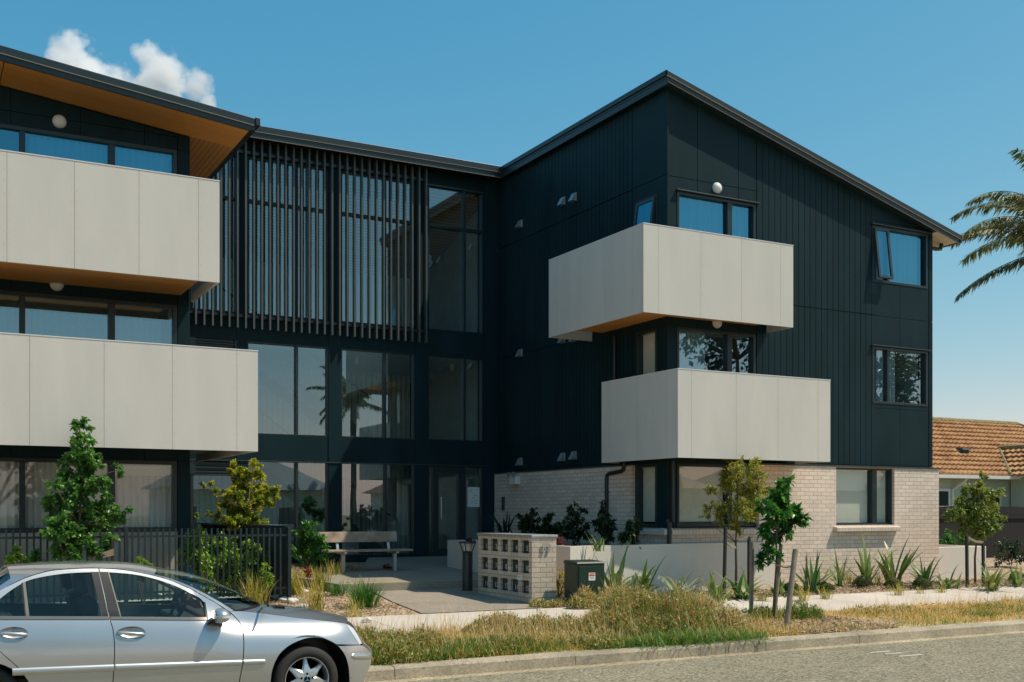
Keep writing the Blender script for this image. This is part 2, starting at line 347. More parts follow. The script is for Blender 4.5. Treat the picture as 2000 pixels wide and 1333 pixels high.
m_yellow = M('yellow_paint', (.75, .50, .05), .6, var=.15, scale=8)
# ---------------------------------------------------------------- ground, road, paths
g = MB(); prof = [(-400, .3), (-30, .2), (-6.6, .12), (-6.5, -.03), (11.62, -.03), (11.70, .10), (13.9, .18), (15.85, .26), (17.6, .31), (19.4, .355), (24.9, .60), (45, .7), (900, .7)]
for (a, b), (c, d) in zip(prof, prof[1:]): g.quad((-400, a, b), (700, a, b), (700, c, d), (-400, c, d))
struct(g.build('ground', m_lawn, fix=False))
g = MB(); g.quad((-120, -6.45, 0), (200, -6.45, 0), (200, 11.42, .004), (-120, 11.42, .004)); struct(g.build('road', m_asph, fix=False))
g = MB(); g.quad((-120, 11.42, .004), (200, 11.42, .004), (200, 11.66, .0), (-120, 11.66, .0)); struct(g.build('gutter', m_gutter, fix=False))
def kerb(y0, y1, flip, name):
    k = MB(); x = -60.
    while x < 120:
        x2 = x+2.4; a = random.uniform(-.004, .004)
        if flip: P = [(y0, -.05), (y0-.02, .10+a), (y0+.02, .142+a), (y1, .147+a), (y1, -.05)]
        else: P = [(y0, -.05), (y0+.022, .115+a), (y0+.05, .143+a), (y1, .150+a), (y1, -.05)]
        k.prism([(x, p[0], p[1]) for p in P], [(x2-.008, p[0], p[1]) for p in P]); x = x2
    return struct(k.build(name, m_kerb))
kerb(11.62, 11.86, False, 'kerb'); kerb(-6.6, -6.36, False, 'kerb')
def sheet(name, pts, mat, lift=0., n=1):
    s = MB(); s.add([(p[0], p[1], (p[2] if len(p) > 2 else gz(p[0], p[1]))+lift) for p in pts], [tuple(range(len(pts)))]); return s.build(name, mat, fix=False)
struct(sheet('verge', [(-60, 11.80), (120, 11.80), (120, 13.9), (-60, 13.9)], m_soil, -.012))
fp = MB(); x = -60.
while x < 118:                                                       # footpath slabs with tooled joints
    fp.hexa([(x, 13.9, .1), (x+2.99, 13.9, .1), (x+2.99, 15.85, .1), (x, 15.85, .1)], [(x, 13.9, .222), (x+2.99, 13.9, .222), (x+2.99, 15.85, .302), (x, 15.85, .302)]); x += 3.0
struct(fp.build('footpath', m_conc))
mp_ = MB(); mp_.add([(12.15+1.55*math.cos(R(a))*(1+.12*math.sin(a*.13)), 12.62+.74*math.sin(R(a))*(1+.1*math.sin(a*.21)), gz(0, 12.62+.74*math.sin(R(a)))+.0) for a in range(0, 360, 10)], [tuple(range(36))]); struct(mp_.build('tree_mulch', m_mulch, fix=False))
struct(sheet('mulch_bed', [(-60, 15.85), (120, 15.85), (120, 17.6), (-60, 17.6)], m_mulch, -.004)).name = 'garden_bed'
struct(sheet('garden_bed', [(-60, 17.6), (120, 17.6), (120, 19.4), (120, 24.9), (-60, 24.9), (-60, 19.4)], m_mulch, -.004))
sheet_ = MB(); sheet_.add([(-4, 18.5, .455), (5.4, 18.5, .455), (5.4, 19.95, .50), (-4, 19.95, .50)], [(0, 1, 2, 3)]); struct(sheet_.build('patio', m_conc, fix=False))  # inferred paving, added pale to bounce light onto the curtains
d = MB(); d.add([(7.0, 15.853, .312), (10.2, 15.853, .312), (10.2, 16.9, .345), (10.45, 19.45, .413), (7.55, 19.45, .413), (7.2, 17.6, .367)], [(0, 1, 2, 3, 4, 5)])
struct(d.build('entrance_path', m_drive, fix=False))
pl = MB()
lo = [(6.9, 19.42), (10.6, 19.42), (10.6, 22.3), (13.1, 22.3), (13.1, 24.95), (9.6, 24.95), (8.35, 22.2), (6.55, 21.0)]
pz = lambda y: .565+(y-19.42)*.0435
pl.prism([(a, b, .2) for a, b in lo], [(a, b, pz(b)) for a, b in lo]); struct(pl.build('entrance_platform', m_plat, bevel=.012))
st = MB(); st.add([(6.95, 19.425, pz(19.42)+.004), (9.36, 19.425, pz(19.42)+.004), (9.36, 19.475, pz(19.47)+.004), (6.95, 19.475, pz(19.47)+.004)], [(0, 1, 2, 3)])
o = st.build('step_marking', m_yellow, fix=False); struct(o)
# ---------------------------------------------------------------- the apartment building: right block, link and left block
B = thing('apartment_building', 'black clad three storey apartment building with white boxed balconies and a cream brick base', 'building', (13.05, 17.7, .4))
TF = lambda u, d, v: (u, 17.7-d, v)
TS = lambda u, d, v: (13.05-d, u, v)
TK = lambda u, d, v: (u, 24.9-d, v)
TL = lambda u, d, v: (u, 20.0-d, v)
def minus(rect, holes):
    out = [rect]
    for h in holes:
        nx = []
        for (a, b, c, d) in out:
            if h[0] >= b or h[1] <= a or h[2] >= d or h[3] <= c: nx.append((a, b, c, d)); continue
            if h[0] > a: nx.append((a, h[0], c, d))
            if h[1] < b: nx.append((h[1], b, c, d))
            l, r = max(a, h[0]), min(b, h[1])
            if h[2] > c: nx.append((l, r, c, h[2]))
            if h[3] < d: nx.append((l, r, h[3], d))
        out = nx
    return out
def slab(mb, r, d0, d1, top=None, mi=None):
    a, b, c, d = r
    ta, tb = (min(d, top(a)), min(d, top(b))) if top else (d, d)
    if max(ta, tb) <= c+.002: return
    ta, tb = max(ta, c+.001), max(tb, c+.001)
    mb.hexa([(a, d0, c), (b, d0, c), (b, d1, c), (a, d1, c)], [(a, d0, ta), (b, d0, tb), (b, d1, tb), (a, d1, ta)], mi)
def panels(mb, us, vs, holes, d0, d1, top=None, gap=.006):
    for a, b in zip(us, us[1:]):
        for c, d in zip(vs, vs[1:]):
            for r in minus((a+gap/2, b-gap/2, c+gap/2, d-gap/2), holes): slab(mb, r, d0, d1, top)
rt = lambda x: 10.47-.266*(x-12.88)                                   # top of the right block's roof
wt = lambda x: rt(x)-.16
FW = [(13.30, 15.30, 5.85, 8.25), (13.30, 15.30, 3.12, 5.56), (13.30, 15.30, 1.60, 2.86), (18.64, 20.38, 6.99, 8.24), (18.64, 20.38, 4.30, 5.56), (17.48, 19.24, 1.61, 2.86)]
SW = [(18.02, 18.74, 5.85, 8.25), (18.02, 18.74, 3.12, 5.57), (18.02, 18.74, 1.60, 2.86)]
b = MB(TF)                                                            # structural shell, front and side
for r in minus((13.08, 20.54, .2, 10.6), FW): slab(b, r, -.22, -.03, wt)
b.T = TS
for r in minus((17.92, 24.9, .2, 10.25), SW): slab(b, r, -.22, -.03)
b.T = None; b.hexa([(20.34, 17.92, .2), (20.54, 17.92, .2), (20.54, 27, .2), (20.34, 27, .2)], [(20.34, 17.92, wt(20.34)), (20.54, 17.92, wt(20.54)), (20.54, 27, wt(20.54)), (20.34, 27, wt(20.34))])
b.box(13.1, 20.4, 26.8, 27, .2, 8.3)
b.build('wall', m_black, B)
c = MB(TF)                                                            # cladding: smooth sheets by the corner and the windows, narrow boards between
panels(c, [13.05, 13.81, 14.86, 15.335], [1.585, 2.93, 6.25, 8.53, 11], FW, -.03, .0, wt, .012)
u = 15.345
while u < 18.62:
    for v0, v1 in ((2.93, 6.245), (6.262, 11)): slab(c, (u, u+.151, v0, v1), -.03, .004, wt)
    u += .1635
panels(c, [18.655, 19.5, 20.42], [2.93, 4.2, 6.25, 8.35, 11], FW, -.03, .0, wt, .008)
panels(c, [20.43, 20.49, 20.55], [2.93, 6.25, 11], [], -.03, .006, wt, .01)
c.T = TS
panels(c, [17.665, 18.88], [1.585, 2.93, 5.75, 8.55, 10.3], SW, -.03, .0, None, .012)
u = 18.89
while u < 24.85:
    for v0, v1 in ((2.90, 5.745), (5.76, 8.53), (8.55, 10.3)): slab(c, (u, u+.143, v0, v1), -.03, .004)
    u += .155
c.build('cladding', m_dark, B)
k = MB(TF)                                                            # brick base with flashing and sills
for r in minus((15.335, 20.66, .2, 2.87), [FW[5], FW[2]]): slab(k, r, -.03, .085)
slab(k, (13.04, 15.335, .2, 1.46), -.03, .085)
k.T = TS
slab(k, (18.78, 24.9, .2, 2.85), -.03, .085); slab(k, (17.62, 18.78, .2, 1.46), -.03, .085)
k.T = None; k.box(20.56, 20.66, 17.78, 26, .2, 2.87)
bw = k.build('brickwork', m_brick, B)
s = MB(TF); s.hexa([(17.40, -.02, 1.50), (19.32, -.02, 1.50), (19.32, .20, 1.47), (17.40, .20, 1.47)], [(17.40, -.02, 1.60), (19.32, -.02, 1.60), (19.32, .20, 1.565), (17.40, .20, 1.565)]); s.build('window_sill', m_sillbrick, B, bevel=.01); s = MB(TF)
s.hexa([(12.94, -.02, 1.46), (15.32, -.02, 1.46), (15.32, .17, 1.44), (12.94, .17, 1.44)], [(12.94, -.02, 1.58), (15.32, -.02, 1.58), (15.32, .17, 1.55), (12.94, .17, 1.55)])
s.build('window_sill', m_sillbrick, B, bevel=.01); s = MB(TS); s.hexa([(17.53, -.02, 1.46), (18.8, -.02, 1.46), (18.8, .17, 1.44), (17.53, .17, 1.44)], [(17.53, -.02, 1.58), (18.8, -.02, 1.58), (18.8, .17, 1.55), (17.53, .17, 1.55)])
s.build('window_sill', m_sillbrick, B, bevel=.01)
f = MB(TF); f.box(15.2, 20.68, -.03, .11, 2.872, 2.905); f.build('flashing', m_trimgrey, B, bevel=.004); f = MB(TS); f.box(18.75, 24.88, -.03, .10, 2.855, 2.885); f.build('flashing', m_trimgrey, B, bevel=.004)
for (a, b2, v) in ((13.26, 15.38, 8.255), (18.58, 20.46, 8.245), (18.58, 20.46, 5.568)): f = MB(TF); f.box(a, b2, -.02, .075, v, v+.022); f.build('flashing', m_trimgrey, B, bevel=.004)
# roof of the right block
r = MB(); X0, X1, Y0, Y1 = 12.86, 21.22, 17.45, 27.2
def rslab(z0, z1, x0, x1, y0, y1): r.hexa([(x0, y0, rt(x0)+z0), (x1, y0, rt(x1)+z0), (x1, y1, rt(x1)+z0), (x0, y1, rt(x0)+z0)], [(x0, y0, rt(x0)+z1), (x1, y0, rt(x1)+z1), (x1, y1, rt(x1)+z1), (x0, y1, rt(x0)+z1)])
rslab(-.125, 0, X0+.03, X1-.02, Y0+.03, Y1)
roof = r.build('roof', m_trim, B)
r = MB(); rslab(-.085, .012, X0, X1, Y0, Y0+.03); rslab(-.185, -.095, X0+.03, X1-.03, Y0+.025, Y0+.055)
rslab(-.085, .012, X0, X0+.03, Y0, Y1); rslab(-.24, -.095, X0+.04, X0+.07, Y0+.04, Y1); rslab(-.16, .012, X1-.03, X1+.02, Y0, Y1)
r.build('fascia', m_trim, roof, bevel=.006)
r = MB(); rslab(-.094, -.083, X0+.02, X1, Y0-.004, Y0+.03); rslab(-.194, -.187, X0+.05, X1-.03, Y0+.02, Y0+.03); r.build('drip_edge', M('bare_metal_edge', (.24, .205, .16), .5, var=.05), roof)
r = MB(); rslab(-.15, -.128, 20.5, X1-.03, Y0+.06, Y1); r.build('soffit', m_soffw, roof); r = MB(); rslab(-.17, -.128, X0+.07, 20.5, Y0+.06, Y0+.3); r.build('soffit', m_trim, roof)
# ---- windows
def window(T, rect, mull, dep=-.10, fw=.055, parent=B, sash=None, transom=None, glass=m_glass, out=.012, mat=m_trim):
    a, b_, c_, d_ = rect; w_ = MB(T)
    w_.box(a, a+fw, dep-.03, out, c_, d_); w_.box(b_-fw, b_, dep-.03, out, c_, d_); w_.box(a+fw, b_-fw, dep-.03, out, d_-fw, d_); w_.box(a+fw, b_-fw, dep-.03, out, c_, c_+fw)
    ed = [a+fw]
    for (m0, m1) in mull: w_.box(m0, m1, dep-.02, out-.004, c_+fw, d_-fw); ed += [m0, m1]
    ed.append(b_-fw); vz = [c_+fw, d_-fw]
    if transom:
        vz = [c_+fw, transom-.035, transom+.035, d_-fw]
        for i in range(0, len(ed), 2): w_.box(ed[i], ed[i+1], dep-.02, out-.008, vz[1], vz[2])
    o_ = w_.build('window', mat, parent, bevel=.005)
    for i in range(0, len(ed), 2):
        for j in range(0, len(vz), 2):
            if sash == i//2:
                S_ = MB(T); a1, b1, c1, d1 = ed[i]+.005, ed[i+1]-.005, vz[j]+.005, vz[j+1]-.005; th = R(7); hh = d1-c1
                def q(u, d, v): t = d1-v; return (u, out+.01+d*math.cos(th)+t*math.sin(th), d1-t*math.cos(th)+d*math.sin(th))
                for (x0, x1, z0, z1) in ((a1-.02, a1+.04, c1, d1), (b1-.04, b1+.02, c1, d1), (a1+.04, b1-.04, d1-.05, d1), (a1+.04, b1-.04, c1, c1+.05)):
                    S_.hexa([q(x0, -.03, z0), q(x1, -.03, z0), q(x1, .02, z0), q(x0, .02, z0)], [q(x0, -.03, z1), q(x1, -.03, z1), q(x1, .02, z1), q(x0, .02, z1)])
                S_.build('opening_sash', m_trimgrey, o_)
                g_ = MB(T); g_.quad(q(a1+.04, 0, c1+.05), q(b1-.04, 0, c1+.05), q(b1-.04, 0, d1-.05), q(a1+.04, 0, d1-.05)); g_.build('pane', glass, o_, fix=False)
            else:
                g_ = MB(T); g_.quad((ed[i], dep+.03, vz[j]), (ed[i+1], dep+.03, vz[j]), (ed[i+1], dep+.03, vz[j+1]), (ed[i], dep+.03, vz[j+1])); g_.build('pane', glass, o_, fix=False)
    return o_
for i in range(3): window(TF, FW[i], [(14.57, 14.69)], glass=(m_glassu, m_glass, m_glassg)[i])
window(TF, FW[3], [(19.10, 19.17)], sash=0, glass=m_glassu); window(TF, FW[4], [(19.10, 19.17)]); window(TF, FW[5], [(18.64, 18.78)], fw=.04, glass=m_glassg)
for r_, g_ in zip(SW, (m_glassu, m_glassg, m_glassg)): window(TS, r_, [], glass=g_, sash=0 if g_ is m_glassu else None)
# rooms behind the glass (open towards the window)
rm = MB()
def room(x0, x1, y0, y1, z0, z1, skip='front'):
    v = [(x0,y0,z0),(x1,y0,z0),(x1,y1,z0),(x0,y1,z0),(x0,y0,z1),(x1,y0,z1),(x1,y1,z1),(x0,y1,z1)]
    rm.add(v, [(0,1,2,3), (4,7,6,5), (1,5,6,2), (2,6,7,3)]+([(3,7,4,0)] if skip == 'front' else []))
for z0, z1 in ((.5, 2.88), (3.05, 5.6), (5.8, 8.3)):
    for a_ in ((13.28, 16.4, 17.93, 21.6, z0, z1, 'corner'), (17.2, 20.33, 17.93, 21.6, z0, z1), (-2., 4.2, 20.25, 23.5, z0, z1)): rm = MB(); room(*a_); rm.build('room', m_room, B, fix=False)
# ---- balconies
def balcony(x0, x1, yf, z0, z1, jx, left=None, right=None, jy=(), slab_x=None, back=None):
    """white sheet balustrade: front run, returns left / right as (y1, joints); deck and lining below"""
    t = .045; mb = MB(); g = .0045
    js = [x0]+list(jx)+[x1]
    for a, b_ in zip(js, js[1:]): mb.box(a+g/2, b_-g/2, yf, yf+t, z0, z1)
    if left:
        ys = [yf+t+.004]+list(jy)+[left]
        for a, b_ in zip(ys, ys[1:]): mb.box(x0, x0+t, a+g/2, b_-g/2, z0, z1)
    if right:
        ys = [yf+t+.004, right]
        mb.box(x1-t, x1, ys[0], right, z0, z1)
    if back: mb.box(x0+t+.004, back[1], back[0]-t, back[0], z0, z1)
    sc = mb; mb.mi = 1
    for j in jx:
        for s_ in (-.035, .035):
            for k_ in range(9): sc.lathe([(.0, -.002), (.005, -.002), (.006, 0)], (j+s_, yf, z0+.07+k_*(z1-z0-.14)/8), 'Y', 6)
    for a, b_ in zip(js, js[1:]):
        n_ = int((b_-a)/.3)
        for k_ in range(1, n_): sc.lathe([(.0, -.002), (.005, -.002), (.006, 0)], (a+(b_-a)*k_/n_, yf, z0+.62), 'Y', 6)
    o_ = mb.build('balcony', [m_panel, m_galv], B)
    cp = MB(); cp.box(x0-.004, x1+.004, yf-.006, yf+t+.01, z1+.001, z1+.014)
    if left: cp.box(x0-.004, x0+t+.01, yf+t+.012, left, z1+.001, z1+.014)
    if right: cp.box(x1-t-.01, x1+.004, yf+t+.012, right, z1+.001, z1+.014)
    cp.build('capping', m_white, o_)
    jm = MB()                                                         # framing seen in the open joints
    jm.box(x0+.01, x1-.01, yf+t+.002, yf+t+.012, z0+.1, z1-.02)
    if left: jm.box(x0+t+.002, x0+t+.012, yf+t+.02, left-.02, z0+.1, z1-.02)
    jm.build('backing_board', m_white, o_)
    return o_
def deck(o_, rects, z, soff):
    d_ = MB()
    for (a, b_, c_, e_) in rects: d_.box(a, b_, c_, e_, z+.012, z+.2)
    d_.build('deck', m_trim, o_)
    d_ = MB()
    for (a, b_, c_, e_) in rects: d_.box(a-.003, b_+.003, c_-.003, e_+.003, z-.012, z+.01)
    d_.build('lining', soff, o_)
jy = [atX(x, 560, 11.95).y for x in (1236, 1183, 1134.5, 1089)]
o = balcony(11.95, 15.63, 16.93, 5.62, 7.27, (12.29, 13.29, 14.29, 15.29), 20.41, 17.68, jy, back=(20.41, 13.02))
deck(o, [(12.12, 13.04, 17.10, 20.0), (13.04, 15.3, 17.10, 17.69)], 5.76, m_soffX)
jy = [atX(x, 800, 12.51).y for x in (1302, 1245, 1192)]
o = balcony(12.51, 16.335, 16.62, 2.91, 4.56, (12.83, 13.9, 14.95, 16.0), 19.21, 17.6, jy, back=(19.21, 12.93))
deck(o, [(12.68, 13.04, 16.8, 18.9), (13.04, 15.9, 16.8, 17.69)], 3.05, m_soffX)
o = balcony(-1.6, 4.38, 18.05, 5.62, 7.265, (-.66, .28, 1.23, 2.17, 3.12, 4.04), None, 19.96)
deck(o, [(-1.5, 4.16, 18.2, 19.98)], 5.74, m_soffX)
o = balcony(-1.6, 5.01, 18.05, 2.895, 4.55, (-.55, .5, 1.54, 2.6, 3.63, 4.66), None, 22.4)
deck(o, [(-1.5, 4.85, 18.2, 19.98), (4.36, 4.85, 19.98, 22.2)], 3.03, m_trim)
# ---- left block
lt = lambda x: 8.68+(5.2-x)*.1155; lw = lambda x: lt(x)-.235
LW = [(-1.4, 4.10, 5.85, 8.29), (-1.4, 4.10, 3.12, 5.55), (-1.4, 4.10, 1.56, 2.80)]
b = MB(TL)
for r_ in minus((-1.6, 4.30, .2, 10), LW): slab(b, r_, -.22, -.03, lw)
b.T = None; b.box(4.10, 4.30, 20.22, 24.95, .2, 8.3); b.box(-1.8, -1.6, 20, 24.9, .2, 9); b.box(-1.6, 4.1, 23.6, 23.8, .2, 8.6); b.build('wall', m_black, B)
c = MB(TL)
panels(c, [-1.6, 0.3, 1.42, 2.5, 3.55, 4.112], [2.80, 5.55, 8.29, 8.52, 10], LW, -.03, .0, lw, .01)
panels(c, [4.112, 4.33], [.4, 2.80, 5.55, 8.29, 10], [], -.03, .0, lw, .008)
c.T = None; c.box(4.30, 4.326, 20.0+.034, 24.9, .4, 8.5); c.build('cladding', m_dark, B)
b = MB(TL); slab(b, (-1.6, 4.112, .3, 1.55), -.03, -.004); b.build('plinth', M('grey_plinth', (.34, .32, .27), .8, var=.2, scale=2, bump=.2), B)
for r_, g_ in zip(LW, (m_glassu, m_glass, m_glassg)): window(TL, r_, [(.30, .39), (1.55, 1.64), (2.95, 3.06)], dep=-.08, fw=.07, glass=g_)
def lslab(mb, z0, z1, x0, x1, y0, y1): mb.hexa([(x0, y0, lt(x0)+z0), (x1, y0, lt(x1)+z0), (x1, y1, lt(x1)+z0), (x0, y1, lt(x0)+z0)], [(x0, y0, lt(x0)+z1), (x1, y0, lt(x1)+z1), (x1, y1, lt(x1)+z1), (x0, y1, lt(x0)+z1)])
r = MB(); lslab(r, -.19, 0, -2, 5.17, 18.93, 26); roof = r.build('roof', m_trim, B)
r = MB(); lslab(r, -.11, .012, -2, 5.2, 18.9, 18.93); lslab(r, -.215, -.12, -2, 5.12, 18.925, 18.96); lslab(r, -.20, .012, 5.17, 5.2, 18.93, 26); lslab(r, -.10, .03, 5.2, 5.28, 18.88, 26); r.build('fascia', m_trim, roof, bevel=.006)
r = MB(); lslab(r, -.12, -.108, -2, 5.18, 18.895, 18.93); r.build('drip_edge', bpy.data.materials['bare_metal_edge'], roof)
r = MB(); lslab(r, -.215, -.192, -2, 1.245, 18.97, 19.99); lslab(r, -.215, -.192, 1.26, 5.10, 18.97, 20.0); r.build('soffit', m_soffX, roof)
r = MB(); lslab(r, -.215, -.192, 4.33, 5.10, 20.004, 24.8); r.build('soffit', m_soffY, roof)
# ---- link between the blocks
colx = [(4.33, 4.45), (6.42, 6.66), (8.58, 8.89), (10.78, 11.14), (12.65, 13.05)]
b = MB(TK)
for a, e in colx: b.box(a, e, -.30, .03, .78, 10.3)
for a, e in zip(colx, colx[1:]):
    for v0, v1 in ((3.07, 3.66), (5.765, 6.38), (9.96, 10.3)): b.box(a[1], e[0], -.30, .015, v0, v1)
    b.box(a[1], e[0], -.3, .0, .62, .86)
b.build('wall', m_dark, B)
b = MB(TK); b.box(4.4, 12.66, .015, .05, 3.045, 3.068); b.build('flashing', m_trimgrey, B); b = MB(TK); b.box(11.1, 12.66, .01, .04, 9.93, 9.955); b.build('flashing', m_trimgrey, B)
gl = m_glass2
for (a, e), ml in zip([(6.66, 8.58), (8.89, 10.78), (11.14, 12.65)], (7.79, 9.98, 12.11)):
    window(TK, (a, e, 3.66, 5.765), [(ml, ml+.06)], glass=gl, fw=.03)
    window(TK, (a, e, 6.38, 9.96), [(ml, ml+.06)], glass=gl, fw=.03, transom=8.96)
for (a, e), ml in zip([(6.66, 8.58), (8.89, 10.78)], (7.79, 10.0)): window(TK, (a, e, .86, 3.07), [(ml, ml+.06)], glass=gl, fw=.03)
window(TK, (4.45, 6.42, 6.38, 9.96), [(5.4, 5.46)], glass=gl, fw=.03, transom=8.96)
window(TK, (4.45, 6.42, .86, 2.74), [(5.4, 5.46)], glass=gl, fw=.03); window(TK, (4.45, 6.42, 3.66, 5.4), [(5.4, 5.46)], glass=gl, fw=.03)
for z0, z1 in ((2.74, 3.07), (5.4, 5.765)):                            # ventilation grilles
    v = MB(TK)
    for a, e in ((4.45, 5.38), (5.47, 6.42)):
        v.box(a, e, -.06, -.04, z0, z1); v.box(a, a+.04, -.04, .02, z0, z1); v.box(e-.04, e, -.04, .02, z0, z1)
        for q_ in range(3):
            zz = z0+.03+q_*(z1-z0-.03)/3; v.hexa([(a+.04, -.03, zz+.05), (e-.04, -.03, zz+.05), (e-.04, .02, zz), (a+.04, .02, zz)], [(a+.04, -.03, zz+.06), (e-.04, -.03, zz+.06), (e-.04, .02, zz+.03), (a+.04, .02, zz+.03)])
    v.box(5.38, 5.47, -.06, .03, z0, z1); v.build('vent_grille', m_trim, B)
dr = MB(TK)                                                            # entrance door and its sidelights
for a, e in ((11.14, 11.17), (11.26, 11.42), (11.97, 12.17), (12.60, 12.65)): dr.box(a, e, -.12, .015, .80, 3.07)
dr.box(11.42, 11.97, -.1, .01, 2.86, 3.07); dr.box(11.42, 11.97, -.1, .01, .80, .98)
dr.box(11.17, 11.26, -.1, .008, .80, .9); dr.box(12.17, 12.60, -.1, .008, .80, .95); dr.box(11.17, 11.26, -.1, .008, 3.0, 3.07); dr.box(12.17, 12.60, -.1, .008, 3.0, 3.07)
door = dr.build('entrance_door', m_trim, B, bevel=.004)
for a, e, z0, z1 in ((11.42, 11.97, .98, 2.86), (11.17, 11.26, .9, 3.0), (12.17, 12.60, .95, 3.0)):
    g_ = MB(TK); g_.quad((a, -.06, z0), (e, -.06, z0), (e, -.06, z1), (a, -.06, z1)); g_.build('pane', gl, door, fix=False)
h_ = MB(TK); h_.tube([(11.45, .10, 1.72), (11.45, .10, 2.27)], .016, 10); h_.tube([(11.45, .0, 1.76), (11.45, .10, 1.76)], .011, 8); h_.tube([(11.45, .0, 2.23), (11.45, .10, 2.23)], .011, 8); h_.build('door_handle', m_steel, door, smooth='auto')
r = MB(); r.box(3.6, 13.05, 24.42, 30, 10.31, 10.5); rf = r.build('roof', m_trim, B)
r = MB(); r.box(3.6, 13.0, 24.39, 24.42, 10.38, 10.52); r.box(3.6, 12.95, 24.41, 24.44, 10.25, 10.365); r.build('fascia', m_trim, rf, bevel=.006)
r = MB(); r.box(3.6, 13.0, 24.385, 24.43, 10.366, 10.379); r.box(3.6, 12.95, 24.405, 24.445, 10.238, 10.249); r.build('drip_edge', bpy.data.materials['bare_metal_edge'], rf)
lv = MB(TK)                                                            # louvre screen: rails, then every blade
for z in (6.28, 9.98): lv.box(5.1, 11.02, .06, .11, z, z+.07)
for u in (5.6, 7.6, 9.6, 10.95):
    for z in (6.28, 9.98): lv.box(u, u+.05, .0, .06, z, z+.07)
for u in (5.1, 8.0, 10.97): lv.box(u, u+.03, .07, .10, 6.35, 9.98)
scr = lv.build('louvre_screen', m_trim, B)
bl = MB(TK); bl.box(5.078, 5.120, .115, .225, 6.02, 10.28); b0 = bl.build('louvre_blade', m_louvre, scr, bevel=.003)
for i in range(1, 33):
    b1 = b0.copy(); COL.objects.link(b1); b1.parent = scr; b1.location = (b0.location.x+i*.1845, b0.location.y, b0.location.z)
# inside the link: floors, back wall, lining, stairs, downlights
for z0, z1 in ((3.1, 3.6), (5.8, 6.33)): i_ = MB(); i_.box(4.46, 12.94, 25.25, 29.32, z0, z1); i_.build('floor_slab', m_roomd, B)
i_ = MB(); i_.box(4.36, 13.04, 29.4, 29.6, .6, 10.2); i_.box(4.36, 4.44, 25.3, 29.4, .6, 10.2); i_.box(12.95, 13.04, 25.25, 29.4, .6, 10.2); i_.box(4.36, 13.04, 25.2, 29.5, .55, .8); i_.build('interior', m_roomd, B)
i_ = MB()
for q_ in range(56): i_.box(4.5+q_*.15, 4.6+q_*.15, 29.33, 29.4, .8, 10.); 
i_.build('wall_lining', M('pale_ribbed_lining', (.74, .80, .78), .7, var=.08), B)
i_ = MB(); i_.hexa([(4.45, 25.3, 9.9), (12.9, 25.3, 9.9), (12.9, 29.3, 8.6), (4.45, 29.3, 8.6)], [(4.45, 25.3, 9.95), (12.9, 25.3, 9.95), (12.9, 29.3, 8.65), (4.45, 29.3, 8.65)]); i_.build('ceiling', m_roomc, B)
def flight(xa, za, xb, zb, y0, y1):
    s_ = MB(); s_.prism([(xa, y0, za-.3), (xb, y0, zb-.3), (xb, y0, zb), (xa, y0, za)], [(xa, y0+.06, za-.3), (xb, y0+.06, zb-.3), (xb, y0+.06, zb), (xa, y0+.06, za)])
    s_.prism([(xa, y1, za-.3), (xb, y1, zb-.3), (xb, y1, zb), (xa, y1, za)], [(xa, y1+.06, za-.3), (xb, y1+.06, zb-.3), (xb, y1+.06, zb), (xa, y1+.06, za)])
    n_ = 16
    for q_ in range(n_):
        x = xa+(xb-xa)*(q_+.5)/n_; z = za+(zb-za)*(q_+.5)/n_; s_.box(x-.14, x+.14, y0+.06, y1, z-.08, z-.03)
        s_.tube([(x, y0+.03, z), (x, y0+.03, z+.92)], .008, 5)
    s_.tube([(xa, y0+.03, za+.95), (xb, y0+.03, zb+.95)], .025, 8)
    s_.build('staircase', m_trim, B)
flight(6.2, 6.3, 10.4, 3.6, 26.0, 27.2); flight(7.0, 3.55, 10.6, .85, 26.0, 27.2); 
for x, y, z in ((11.75, 26.2, 8.35), (11.55, 25.9, 5.62), (12.5, 26.4, 5.62), (9.8, 26.3, 5.62)):
    q_ = MB(); q_.lathe([(.055, 0), (.06, .16), (.06, .18)], (x, y, z), 'Z', 14); q_.build('ceiling_light', m_white, B, smooth='auto')
# ---- fittings on the walls
def bulkhead(T, u, v):
    q_ = MB(); q_.lathe([(.0, -.085), (.05, -.08), (.085, -.06), (.105, -.035), (.112, -.01), (.112, .0)], T(u, .0, v), 'Y', 24); q_.build('wall_light', m_white, B, smooth='auto')
for p in ((1400, 368), (1400, 631)): q = atY(*p, 17.7); bulkhead(TF, q.x, q.z)
for p in ((116, 238), (111, 556)): q = atY(*p, 20.0); bulkhead(TL, q.x, q.z)
for p in ((1100, 394), (1122, 386), (1017, 438), (1017, 690), (1100, 663), (1122, 660), (1100, 893), (1122, 890), (1017, 902)):
    q = atX(*p, 13.05); y, z = q.y, q.z; v = MB(TS)                     # hooded extract vents
    v.hexa([(y-.085, 0, z-.09), (y+.085, 0, z-.09), (y+.085, .12, z-.09), (y-.085, .12, z-.09)], [(y-.07, 0, z+.085), (y+.07, 0, z+.085), (y+.07, .035, z+.085), (y-.07, .035, z+.085)]); v.box(y-.095, y+.095, -.005, .012, z-.095, z+.095)
    v.build('vent_hood', m_galv, B)
p = MB()
p.tube([(12.93, 19.66, .9), (12.93, 19.66, 2.60), (12.93, 19.64, 2.68), (12.93, 19.55, 2.71), (12.93, 19.10, 2.74), (12.93, 19.02, 2.78), (12.93, 19.0, 2.92)], .042, 10)
for z in (1.2, 2.3): p.box(12.9, 13.0, 19.6, 19.72, z, z+.03)
p.build('downpipe', m_trim, B, smooth='auto')
p = MB(); p.tube([(12.99, 19.45, 4.3), (12.99, 19.45, 5.6)], .035, 10); p.build('downpipe', m_trim, B, smooth='auto')
